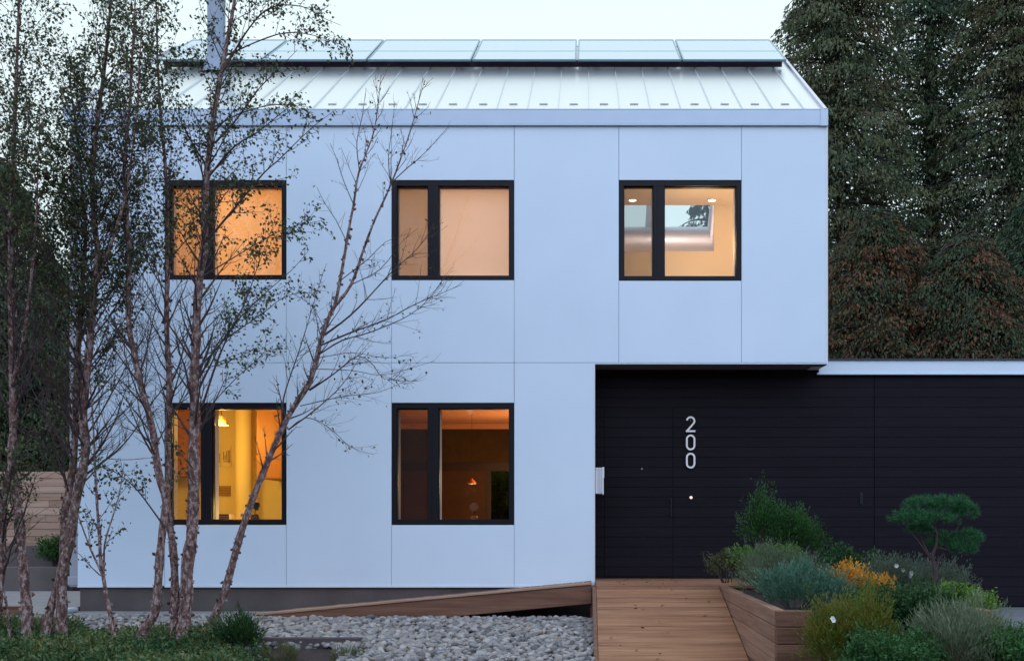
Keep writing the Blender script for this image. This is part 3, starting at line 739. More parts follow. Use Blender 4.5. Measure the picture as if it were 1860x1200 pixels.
# timber edging in the left bed
ed = boards('garden_edging', [[tuple(v) for v in (P(408,1180,-2.72),P(655,1182,-2.66),P(655,1182,-2.66)+Vector((0,.12,0)),P(408,1180,-2.72)+Vector((0,.12,0)),P(408,1158,-2.72),P(655,1158,-2.66),P(655,1158,-2.66)+Vector((0,.12,0)),P(408,1158,-2.72)+Vector((0,.12,0)))]], wood_mat('weathered_timber', [(.045,.028,.028),(.08,.055,.055),(.11,.08,.075)], 'X', .85), None, .006)
tag(ed, 'dark weathered timber edging between the grey stones and brown soil', 'edging')

# ------------------------------------------------------------------ left side yard
rwm = MB(); Yw = 4.4
rwm.box(-16, XX(122,Yw)-.02, Yw, Yw+.25, -.1, .42); rwm.box(-16, XX(70,Yw), Yw+.5, Yw+.75, -.1, .78); rwm.box(XX(70,Yw), XX(122,Yw), Yw+.9, Yw+1.1, -.1, .74)
tag(rwm.build('retaining_wall', M_conc, bevel=.01), 'low stepped grey concrete retaining wall left of the house', 'wall')
fe = empty('fence', (-9,6.2,.7), 'horizontal board wooden fence above the concrete wall left of the house', 'fence')
M_fence = wood_mat('fence_wood', [(.34,.20,.13),(.46,.28,.19),(.56,.36,.26)], 'X', .8)
bs = []; z = .66; yf = 6.2
while z < 2.14:
    x = -18
    while x < -6.9:
        x2 = min(x+random.uniform(1.6,2.4), -6.9); bs.append((x,x2-.006,yf,yf+.025,z,z+.128)); x = x2
    z += .135
boards('fence_boards', bs, M_fence, fe, .003)
for x in (-16,-13.6,-11.2,-8.8,-7.0): boards('post', [(x,x+.1,yf+.026,yf+.12,.3,2.16)], M_fence, fe)
sb = MB(); c = P(130,1096,-.2)
sb.box(c.x-.16,c.x+.06,-.55,-.12,.013,.07); 
tag(sb.build('splash_block', mat('pale_cast_stone', (.5,.5,.52), .8), bevel=.02), 'small pale splash block on the path at the house corner', 'block')
bs = [(XX(-60,-.7),XX(47,-.7),-.78,-.68,-.02,.13)]
tag(boards('garden_edging', bs, M_beam), 'short brown timber edging at the far left beside the ground cover', 'edging')

# ------------------------------------------------------------------ foliage tools
def leaves(C_, A, Nn, l, w, fold=.25):
    """diamond leaves: centres, unit axis, unit normal, length, width -> V,F"""
    n = len(C_); l = np.broadcast_to(l,(n,))[:,None]; w = np.broadcast_to(w,(n,))[:,None]
    Bv = np.cross(A, Nn); Bv /= np.linalg.norm(Bv,axis=1,keepdims=True)+1e-9
    Nn = np.cross(Bv, A)
    v = np.stack([C_, C_+A*l*.45+Bv*w*.5+Nn*w*fold, C_+A*l-Nn*l*.08, C_+A*l*.45-Bv*w*.5+Nn*w*fold], 1).reshape(-1,3)
    f = np.arange(n*4).reshape(n,4); return v, f
def unit(v): return v/(np.linalg.norm(v,axis=-1,keepdims=True)+1e-9)
def rdir(n): return unit(R.normal(size=(n,3)))

def tube(acc, pts, rad, n):
    pts = np.asarray(pts,float); rad = np.asarray(rad,float); k = len(pts)
    T = np.gradient(pts, axis=0); T = unit(T)
    ref = np.array([0.,1.,0.]); u = unit(np.cross(T, ref+1e-3)); w = np.cross(T, u)
    an = np.arange(n)*2*np.pi/n
    ring = pts[:,None,:]+rad[:,None,None]*(np.cos(an)[None,:,None]*u[:,None,:]+np.sin(an)[None,:,None]*w[:,None,:])
    b = acc['n']; acc['V'].append(ring.reshape(-1,3))
    i = np.arange(k-1)[:,None]*n; j = np.arange(n)[None,:]; j2 = (j+1)%n
    f = np.stack([i+j,i+j2,i+n+j2,i+n+j],-1).reshape(-1,4)+b
    acc['F'].append(f); acc['n'] += k*n
def acc(): return {'V':[], 'F':[], 'n':0}
def smooth_path(pts, step=.12):
    pts = np.asarray([tuple(p) for p in pts],float)
    P_ = np.vstack([2*pts[0]-pts[1], pts, 2*pts[-1]-pts[-2]]); o = []
    for i in range(1,len(P_)-2):
        L_ = np.linalg.norm(P_[i+1]-P_[i]); m = max(2,int(L_/step))
        for t in np.arange(m)/m:
            a,b,c,d = P_[i-1:i+3]
            o.append(.5*((2*b)+(-a+c)*t+(2*a-5*b+4*c-d)*t*t+(-a+3*b-3*c+d)*t**3))
    o.append(pts[-1]); return np.array(o)

def curve_branch(p, d, L_, n=6, up=.35, wob=.12):
    """a branch that starts along d and slowly turns upward"""
    pts = [np.array(p)]; d = unit(np.array(d)); 
    for k in range(n):
        d = unit(d + np.array([0,0,up/n]) + R.normal(0,wob/n**.5,3)); pts.append(pts[-1]+d*L_/n)
    return np.array(pts)
def side_dir(T, ang, az):
    T = unit(np.array(T)); u = unit(np.cross(T,[.3,.9,.1])); w = np.cross(T,u)
    return math.cos(ang)*T + math.sin(ang)*(math.cos(az)*u+math.sin(az)*w)

def bark_mat():
    m = bpy.data.materials.new('river_birch_bark'); m.use_nodes = True; t = m.node_tree; b = t.nodes['Principled BSDF']
    tcn = t.nodes.new('ShaderNodeTexCoord'); mp = t.nodes.new('ShaderNodeMapping'); mp.inputs['Scale'].default_value = (17,17,10)
    n = t.nodes.new('ShaderNodeTexNoise'); n.inputs['Scale'].default_value = 1.6; n.inputs['Detail'].default_value = 8; n.inputs['Roughness'].default_value = .7
    cr = t.nodes.new('ShaderNodeValToRGB'); e = cr.color_ramp.elements
    cs = [(.32,(.022,.011,.010)),(.44,(.115,.052,.040)),(.53,(.23,.125,.10)),(.60,(.46,.36,.33)),(.68,(.13,.060,.045))]
    while len(e) < len(cs): e.new(.5)
    for i,(p,c) in enumerate(cs): e[i].position = p; e[i].color = (*c,1)
    t.links.new(tcn.outputs['Object'], mp.inputs[0]); t.links.new(mp.outputs[0], n.inputs['Vector']); t.links.new(n.outputs['Fac'], cr.inputs[0]); t.links.new(cr.outputs[0], b.inputs['Base Color'])
    b.inputs['Roughness'].default_value = .8
    bp = t.nodes.new('ShaderNodeBump'); bp.inputs['Strength'].default_value = .9; bp.inputs['Distance'].default_value = .015
    t.links.new(n.outputs['Fac'], bp.inputs['Height']); t.links.new(bp.outputs[0], b.inputs['Normal']); return m
M_bark = bark_mat()
M_flake = ramp_mat('peeling_bark', [(.025,.012,.01),(.05,.024,.02),(.13,.06,.045),(.22,.13,.11),(.42,.34,.31)], .8, trans=.15)
M_twig = mat('twig_bark', (.050,.028,.028), .8, noise=(20,.8,(.09,.05,.045)))
M_bleaf = ramp_mat('birch_leaf', [(.026,.045,.018),(.052,.082,.028),(.080,.115,.038),(.070,.060,.024),(.13,.11,.035)], .5, trans=.30)

def birch(name, label, stems, Y, base_px=None, bdens=1.0, leaf=1.0, leafspan=(.35,1), extra=(), seed=1, ysp=.0, blen=1.0, tscale=1.0, bare=0., start=.12, group='birch trees in front of the house'):
    """stems: list of (pixel polyline, r0, r1, dY0, dY1); pixel heights are traced, depth given"""
    global R
    R = np.random.default_rng(seed)
    tk = acc(); tw = acc(); LC, LA, LN, LL = [], [], [], []
    fl = []
    base = None
    def put_leaves(br, dens, t0=.3):
        n = max(1,int(dens))
        idx = R.uniform(t0,1,n)*(len(br)-1); i = np.minimum(idx.astype(int),len(br)-2); fr = (idx-i)[:,None]
        c = br[i]*(1-fr)+br[i+1]*fr + R.normal(0,.030,(n,3))
        T = unit(br[-1]-br[0])
        a = unit(T[None]*.5+R.normal(0,.6,(n,3))+np.array([0,0,-.55]))
        LC.append(c); LA.append(a); LN.append(unit(R.normal(size=(n,3))+np.array([0,-.4,.5]))); LL.append(R.uniform(.028,.052,n))
    def twigs(br, r, L_, level, hh):
        k = int((5 if level==1 else 2.6)*bdens*max(.45,L_/1.0))
        for _ in range(k):
            t = R.uniform(.18,.97); i = min(int(t*(len(br)-1)),len(br)-2); p = br[i]+(br[i+1]-br[i])*(t*(len(br)-1)-i)
            T = br[i+1]-br[i]; l2 = L_*R.uniform(.28,.55)*(1.1-t*.6)
            b2 = curve_branch(p, side_dir(T, R.uniform(.45,.9), R.uniform(0,6.28)), l2, 4, .15, .25)
            r2 = max(.0016, r*.45*(1-.4*t)); tube(tw, b2, np.linspace(r2,.0011,len(b2)), 3)
            nl = leaf*l2*R.uniform(14,34) if hh > leafspan[0] else leaf*l2*R.uniform(0,1.5)
            if R.random() > bare and nl >= 1: put_leaves(b2, nl, .15)
            if level == 1 and l2 > .25: twigs(b2, r2, l2, 2, hh)
    def side_branches(path, r0, r1, dens, LL_):
        n = len(path); total = np.linalg.norm(np.diff(path,axis=0),axis=1).sum()
        az = R.uniform(0,6)
        for t in np.arange(start, .985, .16/(dens*total/1.0+1e-6)):
            t = t+R.uniform(-.01,.01); i = min(max(0,int(t*(n-1))),n-2); p = path[i]; T = path[i+1]-path[i]; az += 2.4+R.uniform(-.4,.4)
            L_ = LL_*(1.25-t*.75)*R.uniform(.55,1.15)*blen
            r = (r0+(r1-r0)*t)*R.uniform(.22,.38); r = max(r,.0035)
            br = curve_branch(p, side_dir(T, R.uniform(.5,.85), az), L_, 8, .45, .16)
            tube(tw, br, np.linspace(r,.0016,len(br)), 4)
            twigs(br, r, L_, 1, t)
            if t > leafspan[0] and R.random()>bare: put_leaves(br, leaf*L_*14, .35)
    for (pts, r0, r1, da, db, kind) in stems:
        n = len(pts); pp = [P(px,py,Y+da+(db-da)*i/(n-1)) for i,(px,py) in enumerate(pts)]
        path = smooth_path(pp, .10); path += np.cumsum(R.normal(0,.002,path.shape),axis=0)*.5
        if kind == 'trunk' and base is None: base = path[0].copy()
        if kind == 'trunk' and pts[0][1] > 1100:
            path = np.vstack([[path[0]+np.array([0,0,gz(path[0][1])-.12-path[0][2]])] if path[0][2] > gz(path[0][1]) else path[:1], path[1:] if path[0][2] <= gz(path[0][1]) else path])
        rad = np.linspace(r0,r1,len(path))*(1+.08*np.sin(np.arange(len(path))*1.7+R.uniform(0,6))+R.normal(0,.03,len(path)))
        if kind == 'trunk' and pts[0][1] > 1100: rad[:4] *= np.array([1.35,1.2,1.1,1.03])
        tube(tk if kind in('trunk','fork') else tw, path, rad, 10 if kind in('trunk','fork') else 5)
        if kind in ('trunk','fork'):
            for i in range(len(path)-1):
                for _ in range(int(R.uniform(1,8)*min(1,rad[i]/.02))):
                    a = R.uniform(0,6.28); nrm = np.array([math.cos(a),math.sin(a),0]); c0 = path[i]+nrm*rad[i]*.95+(path[i+1]-path[i])*R.random()
                    s = R.uniform(.010,.036); tg = np.array([-nrm[1],nrm[0],0]); out_ = unit(nrm*R.uniform(.2,1)+tg*R.uniform(-1,1)+np.array([0,0,R.uniform(-.6,.6)]))
                    fl.append((c0,c0+np.array([0,0,s]),c0+out_*s*1.1+np.array([0,0,s*.8]),c0+out_*s))
            side_branches(path, r0, r1, bdens, 1.15 if kind=='trunk' else .9)
        elif kind == 'branch':
            pl_ = np.linalg.norm(np.diff(path,axis=0),axis=1).sum()
            twigs(path, r0, min(pl_,1.5)*.75, 1, .9); twigs(path, r0, min(pl_,1.5)*.6, 1, .9)
            put_leaves(path, leaf*pl_*12, .3)
    e = empty(name, tuple(base), label, 'tree', group)
    V_ = np.vstack(tk['V']); F_ = np.vstack(tk['F']); nb = len(F_)
    if fl:
        v = np.array(fl).reshape(-1,3); F_ = np.vstack([F_, np.arange(len(v)).reshape(-1,4)+len(V_)]); V_ = np.vstack([V_, v])
    tro = np_mesh('trunk', V_, F_, [M_bark, M_flake], e, rnd=R.random(len(F_)), smooth=True)
    tro.data.polygons.foreach_set('material_index', np.r_[np.zeros(nb,np.int32), np.ones(len(F_)-nb,np.int32)])
    np_mesh('branches', np.vstack(tw['V']), np.vstack(tw['F']), M_twig, e, smooth=True)
    if LC:
        c = np.vstack(LC); a = np.vstack(LA); nn = np.vstack(LN); l = np.concatenate(LL)
        v, f = leaves(c, a, nn, l, l*.62); np_mesh('crown', v, f, M_bleaf, e, rnd=R.random(len(f)))
    return e

px = lambda *a: list(a)
# far left tree
birch('birch_tree', 'leftmost two-stemmed birch in front of the wooden fence, dense leafy top', [
  (px((50,1186),(48,1100),(40,1017),(35,950),(27,877),(22,840),(25,780),(24,700),(22,560),(20,400),(25,250),(30,130),(33,0),(34,-90)), .056,.008,0,.1,'trunk'),
  (px((-8,1130),(3,1033),(5,933),(13,877),(22,845)), .045,.035,.1,0,'fork'),
  (px((22,700),(45,600),(60,480),(68,360),(72,260),(75,200)), .02,.004,0,-.3,'fork'),
  ], -2.9, seed=3, bdens=2.3, leaf=1.45, leafspan=(.44,1), start=.30, blen=1.15)
birch('birch_sapling', 'thin leaning birch stem at the lower left corner', [
  (px((26,1198),(16,1140),(11,1092),(-2,1050),(-20,990),(-40,900)), .016,.008,0,0,'trunk')], -3.1, seed=31, bdens=.4, leaf=.6, start=.6, group=None)
birch('birch_tree', 'pair of crossing birch stems just left of the house corner, tallest leafy crown', [
  (px((112,1200),(112,1100),(113,1033),(127,987),(133,933),(147,867),(155,815),(150,750),(157,683),(165,600),(170,533),(178,467),(170,397),(167,300),(180,187),(190,110),(200,0),(208,-90)), .060,.009,0,.3,'trunk'),
  (px((82,1200),(88,1117),(102,1075),(115,1017),(117,943),(128,883),(134,843),(137,800),(138,717),(143,633),(147,567),(150,500),(155,433),(148,340),(140,250),(130,180),(120,110)), .050,.006,.05,.5,'trunk'),
  (px((172,520),(200,450),(225,370),(240,280),(250,190),(255,90),(262,10)), .018,.004,.1,-.5,'fork'),
  ], -2.9, seed=4, bdens=2.5, leaf=1.2, leafspan=(.40,1), start=.26, blen=1.05)
birch('birch_sapling', 'slender forking birch sapling between the two clumps, with few leaves', [
  (px((213,1186),(203,1130),(197,1100),(188,1047),(183,1013),(182,980),(177,900),(172,800),(166,700)), .026,.006,0,.2,'trunk'),
  (px((188,1047),(167,1000),(143,933),(130,880)), .012,.004,0,.1,'fork'),
  (px((188,1040),(190,987),(200,950),(215,900),(225,840)), .012,.003,0,-.1,'fork')], -3.0, seed=5, bdens=.9, leaf=1.4, leafspan=(.15,1), start=.32, blen=.45, group=None)
birch('birch_tree', 'thick three-stemmed birch clump in front of the amber window', [
  (px((330,1172),(337,1100),(339,1033),(347,980),(350,933),(352,867),(351,817),(353,760),(353,683),(357,600),(358,550),(363,500),(371,450),(373,400),(375,333),(380,283),(390,200),(403,133),(413,77),(427,0),(440,-90)), .075,.012,0,.3,'trunk'),
  (px((316,1170),(318,1100),(317,1033),(313,980),(308,943),(304,900),(307,860),(305,800),(308,700),(305,633),(303,567),(305,510),(305,433),(300,300),(290,200),(285,80),(282,-60)), .046,.006,.0,.5,'trunk'),
  (px((250,1186),(263,1137),(280,1117),(287,1060),(290,1007),(295,960),(301,913),(291,877),(283,833),(278,790),(267,743),(255,700),(243,640),(235,600),(233,533),(235,467),(230,400),(226,300),(235,200),(240,100),(246,-40)), .050,.006,-.1,.1,'trunk'),
  (px((368,735),(393,660),(413,613),(427,587),(480,533),(530,490),(560,455)), .013,.002,0,-.2,'branch'),
  (px((413,613),(480,567),(520,537),(575,530)), .007,.002,-.05,-.2,'branch'),
  (px((358,670),(400,625),(440,560),(470,480),(500,400)), .010,.002,0,.3,'branch'),
  (px((375,745),(425,690),(480,637),(478,600)), .006,.002,0,-.4,'branch'),
  (px((362,505),(420,470),(470,440),(520,415),(590,400)), .008,.002,0,.2,'branch'),
  (px((373,440),(395,415),(440,361),(480,313),(507,290),(540,257),(573,227),(613,197)), .014,.002,0,-.4,'branch'),
  (px((380,320),(425,268),(470,240),(520,200),(550,185)), .013,.002,0,-.5,'branch'),
  (px((390,260),(430,215),(470,160),(510,120),(540,90)), .012,.002,0,-.3,'branch'),
  (px((403,133),(453,50),(493,12),(547,10),(585,30),(620,45)), .012,.002,0,-.5,'branch'),
  (px((413,100),(470,75),(520,60),(570,65),(633,87)), .009,.002,0,-.2,'branch'),
  (px((390,230),(440,205),(500,190),(560,195)), .009,.002,0,.3,'branch'),
  (px((298,955),(262,905),(240,880),(215,860),(180,840),(150,820)), .010,.002,-.1,-.3,'branch'),
  (px((350,850),(325,820),(300,790)), .007,.002,0,-.2,'branch'),
  (px((352,880),(330,850),(312,880)), .007,.002,0,-.2,'branch'),
  (px((278,790),(240,740),(205,700),(180,690)), .008,.002,0,-.2,'branch'),
  (px((243,640),(215,600),(190,560),(175,545)), .010,.002,0,-.2,'branch'),
  ], -2.8, seed=6, bdens=1.9, leaf=1.7, leafspan=(.50,1), start=.30, blen=.85)
birch('birch_tree', 'nearly bare birch leaning right across the white facade', [
  (px((367,1170),(387,1127),(410,1067),(427,1007),(447,940),(479,857),(510,783),(541,727),(562,695),(576,646),(583,615),(594,583),(608,555)), .046,.024,0,.3,'trunk'),
  (px((608,555),(618,510),(630,440),(643,373),(653,313),(680,237),(693,137)), .020,.003,.3,.4,'fork'),
  (px((608,557),(637,517),(660,453),(680,400),(710,333),(730,280),(747,230),(770,147)), .019,.003,.3,.2,'fork'),
  (px((653,313),(648,260),(658,210),(665,160)), .007,.002,.3,.4,'branch'),
  (px((710,333),(705,290),(712,230),(716,185)), .006,.002,.3,.4,'branch'),
  (px((710,333),(740,305),(770,280),(813,233)), .007,.002,.2,.2,'branch'),
  (px((643,373),(625,330),(612,290),(600,260)), .006,.002,.2,.2,'branch'),
  (px((630,440),(610,400),(590,370),(575,340)), .005,.002,.2,.2,'branch'),
  (px((590,608),(636,573),(678,531),(710,496),(760,450),(790,405)), .012,.002,.2,0,'branch'),
  (px((583,627),(636,604),(702,580),(755,552),(839,517)), .011,.002,.2,-.1,'branch'),
  (px((580,643),(622,618),(678,601),(760,560),(820,485)), .009,.002,.2,.2,'branch'),
  (px((562,709),(608,678),(650,646),(680,665),(699,688),(758,692)), .010,.002,.2,0,'branch'),
  (px((524,780),(573,744),(622,699),(660,640)), .009,.002,.1,-.1,'branch'),
  (px((524,780),(555,758),(597,776),(636,811),(678,825)), .006,.002,.1,-.2,'branch'),
  (px((545,737),(622,720),(685,713),(737,692)), .006,.002,.1,.2,'branch'),
  (px((512,772),(515,723),(541,643),(562,576),(580,517),(594,478)), .010,.002,.1,.3,'branch'),
  (px((590,600),(570,560),(545,540),(520,525)), .004,.0015,.1,.3,'branch'),
  (px((618,510),(670,470),(700,440),(740,425)), .006,.002,.3,.1,'branch'),
  (px((637,517),(690,490),(730,440),(760,415)), .006,.002,.3,.1,'branch'),
  (px((576,650),(640,640),(700,650),(760,640)), .005,.0015,.1,-.1,'branch'),
  (px((570,670),(640,672),(700,680),(790,655)), .005,.0015,.1,.3,'branch'),
  ], -2.3, seed=8, bdens=1.9, leaf=.22, leafspan=(.5,1), bare=.3, start=.50, blen=.55)

# ------------------------------------------------------------------ shrubs
def shrub(name, label, blobs, cols, leaf_l, leaf_w, n, cat='shrub', up=.5, spiky=False, flowers=None, group=None, trans=.25, seed=1, clump=.09, stems=True):
    """blobs: list of (centre, (rx,ry,rz)); leaves grow on short shoots pointing outward from clumps"""
    global R
    R = np.random.default_rng(seed)
    C_, A_, T_ = [], [], []
    tot = sum(b[1][0]*b[1][2]+b[1][0]*b[1][1] for b in blobs)
    for c, r in blobs:
        c = np.array(c[:]); r = np.array(r); nb = int(n*(r[0]*r[2]+r[0]*r[1])/tot)
        ncl = max(6, nb//24)
        d = rdir(ncl); d[:,2] = np.where(d[:,2] < -.35, -d[:,2], d[:,2])
        rad = R.uniform(.35,1.12,ncl)**.55*1.02*np.where(R.random(ncl)<.10, R.uniform(1.1,1.32,ncl), 1); lump = 1+.17*np.sin(d@np.array([5.,3.,4.])+R.uniform(0,6))+.13*np.sin(d@np.array([-9.,4.,8.])+R.uniform(0,6))
        cc = c + d*r*(rad*lump)[:,None]
        i = R.integers(0,ncl,nb)
        t = R.random(nb)[:,None]
        shoot = unit(d[i]*.8+np.array([0,0,up])+R.normal(0,.18,(ncl,3))[i])
        C_.append(cc[i]+shoot*(t-.4)*clump*2.0*R.uniform(.5,1.9,ncl)[i][:,None]+R.normal(0,clump*.33,(nb,3)))
        T_.append(.50*R.random(ncl)[i]+.30*t[:,0]+.25*R.random(nb)-.02)
        A_.append(unit(shoot*(.9 if spiky else .35)+R.normal(0,.25 if spiky else .6,(nb,3))))
    c = np.vstack(C_); a = np.vstack(A_); nn = rdir(len(c)); l = R.uniform(.7,1.25,len(c))*leaf_l
    v, f = leaves(c, a, nn, l, l*leaf_w/leaf_l)
    b0 = Vector(blobs[0][0]); b0.z -= blobs[0][1][2]
    e = empty(name, tuple(b0), label, cat, group)
    mname = name+'_leaf_'+str(seed)
    np_mesh('foliage', v, f, ramp_mat(mname, cols, .55, trans), e, rnd=np.clip(np.concatenate(T_),0,1))
    if stems:
        ac = acc()
        for cb, r in blobs:
            for k in range(7):
                top = np.array(cb[:])+rdir(1)[0]*np.array(r)*.7; c0_ = blobs[0][0]; bs_ = np.array([c0_[0]+R.normal(0,.03),c0_[1]+R.normal(0,.03),c0_[2]-blobs[0][1][2]*1.05])
                top[2] = max(top[2], cb[2]); tube(ac, curve_branch(bs_, top-bs_, np.linalg.norm(top-bs_), 4, .1, .1), np.linspace(.009,.003,5), 4)
        np_mesh('stems', np.vstack(ac['V']), np.vstack(ac['F']), M_twig, e)
    if flowers:
        for q_ in flowers[1:]:
            m = MB(); q_ = Vector(q_)
            for k in range(6):
                t = k*math.pi/3; d = Vector((math.cos(t),-.35,math.sin(t)))*flowers[0]; s = Vector((-math.sin(t),0,math.cos(t)))*flowers[0]*.4
                m.quad(q_, q_+d*.6+s, q_+d, q_+d*.6-s)
            m.build('flower', mat('white_petals', (.85,.84,.80), .6), e)
    return e
def blob(px0, px1, py0, py1, Y, ry=None, sq=1.0):
    c = P((px0+px1)/2,(py0+py1)/2,Y); rx = (px1-px0)/2/F*(Y+D0); rz_ = (py1-py0)/2/F*(Y+D0)
    return (c, (rx, ry or rx*sq, rz_))
G_dark = [(0.015,0.041,0.012),(0.029,0.079,0.020),(0.054,0.128,0.028)]
G_mid = [(0.036,0.075,0.017),(0.073,0.146,0.028),(0.128,0.216,0.041)]
shrub('yew_bush', 'upright dark green conifer bush with two peaks before the black wall',
  [blob(1370,1402,890,1005,-1.8),blob(1350,1440,925,1015,-1.8,.28),blob(1415,1470,935,1010,-1.9,.2),blob(1440,1492,958,1020,-1.8,.22)],
  [(0.018,0.056,0.014),(0.036,0.104,0.022),(0.065,0.160,0.033)], .032,.011, 11500, 'bush', .9, True, seed=21, clump=.07)
shrub('shrub', 'grey brown rounded shrub at the back corner of the planter overhanging the deck', [blob(1290,1350,1008,1056,-1.55,.22)],
  [(0.064,0.066,0.030),(0.128,0.122,0.055),(0.081,0.104,0.028)], .026,.010, 3800, 'shrub', .5, True, seed=22, clump=.05)
shrub('shrub', 'low bright green shrub just behind the grey heather mound', [blob(1335,1400,1000,1030,-2.2,.2),blob(1400,1450,998,1025,-2.2,.2)],
  [(0.045,0.104,0.017),(0.090,0.188,0.028),(0.145,0.244,0.041)], .03,.014, 4200, 'shrub', .6, seed=23, clump=.05)
shrub('heather_mound', 'soft grey green mound of fine foliage beside the deck edge', [blob(1345,1475,1003,1082,-2.9,.38),blob(1400,1500,1022,1085,-3.1,.3),blob(1345,1400,1040,1085,-3.6,.2)],
  [(0.081,0.104,0.055),(0.154,0.188,0.103),(0.109,0.150,0.062)], .034,.006, 13000, 'mound', .9, True, seed=24, clump=.055)
shrub('spurge_plant', 'blue green spiky spurge at the front corner of the planter', [blob(1385,1500,1038,1118,-4.15,.34),blob(1470,1545,1055,1118,-4.2,.25)],
  [(0.054,0.122,0.076),(0.100,0.206,0.131),(0.154,0.281,0.179)], .040,.009, 9500, 'plant', .8, True, seed=25, clump=.06)
shrub('shrub', 'dark green dense mound in front of the black wall, left of the white flowers', [blob(1478,1572,1000,1060,-2.2,.3),blob(1560,1620,1015,1065,-2.2,.25)],
  G_dark, .03,.013, 5200, 'shrub', .5, seed=26, clump=.05)
shrub('heath_plant', 'vivid orange and yellow tipped plant in the middle of the planter', [blob(1512,1570,1036,1080,-3.9,.2),blob(1560,1614,1056,1092,-3.9,.2)],
  [(.40,.11,.02),(.68,.26,.03),(.72,.40,.06),(.60,.20,.03)], .034,.012, 3600, 'plant', 1.1, True, seed=27, clump=.05)
shrub('shrub', 'olive green shrub directly below the orange plant', [blob(1540,1640,1078,1118,-4.3,.3)], G_mid, .03,.012, 5200, 'shrub', .6, seed=28, clump=.05)
fw = [P(1628,1027,-3.6),P(1640,1035,-3.6),P(1653,1046,-3.65),P(1655,1040,-3.7)]
shrub('flowering_plant', 'loose grey green plant with a few white flowers left of the small pine', [blob(1580,1650,1018,1085,-3.4,.3),blob(1610,1700,1030,1100,-3.5,.3),blob(1650,1760,1030,1095,-3.2,.3)],
  [(0.073,0.090,0.058),(0.136,0.169,0.110),(0.200,0.244,0.165)], .032,.007, 11000, 'plant', 1.0, True, flowers=[.026]+fw, seed=29, clump=.06)
shrub('shrub', 'low lime green shrub at the right corner of the planter', [blob(1705,1755,1072,1112,-4.35,.25),blob(1745,1795,1084,1112,-4.5,.22)],
  [(0.064,0.140,0.017),(0.128,0.244,0.028),(0.200,0.319,0.041)], .03,.013, 5200, 'shrub', .5, seed=30, clump=.05)
shrub('shrub', 'large yellow green bush in front of the planter corner', [blob(1476,1550,1116,1240,-5.65,.32),blob(1525,1612,1106,1235,-5.7,.36)],
  [(.055,.090,.014),(.105,.155,.022),(.175,.215,.032),(.20,.15,.024),(.09,.13,.02)], .036,.008, 21000, 'bush', .8, True, seed=32, clump=.07, flowers=[.02,P(1512,1122,-6.0),P(1514,1126,-6.02)])
shrub('shrub', 'dark green bush below the small pine tree', [blob(1585,1735,1078,1200,-5.5,.36)], G_dark, .032,.014, 12000, 'bush', .5, seed=33, clump=.06,
  flowers=[.022,P(1653,1150,-5.95),P(1657,1148,-5.95),P(1651,1153,-5.95)])
shrub('shrub', 'glossy dark green mound at the bottom edge beside the yellow green bush', [blob(1535,1710,1168,1290,-6.3,.4)],
  [(0.018,0.066,0.020),(0.040,0.116,0.030),(0.081,0.188,0.048)], .036,.014, 15000, 'shrub', .4, seed=34, clump=.06)
shrub('grass_clump', 'wispy grey green grass clump at the bottom right', [blob(1670,1812,1122,1255,-6.1,.34)],
  [(0.090,0.116,0.062),(0.173,0.206,0.117),(0.236,0.263,0.138)], .06,.006, 11000, 'grass', 1.1, True, seed=35, clump=.08)
shrub('shrub', 'dark leafy shrub in the bottom right corner next to the driveway', [blob(1785,1900,1158,1270,-6.3,.4)], [(0.021,0.075,0.022),(0.045,0.131,0.030),(0.081,0.188,0.041)], .034,.014, 11000, 'shrub', .4, seed=36, clump=.06)

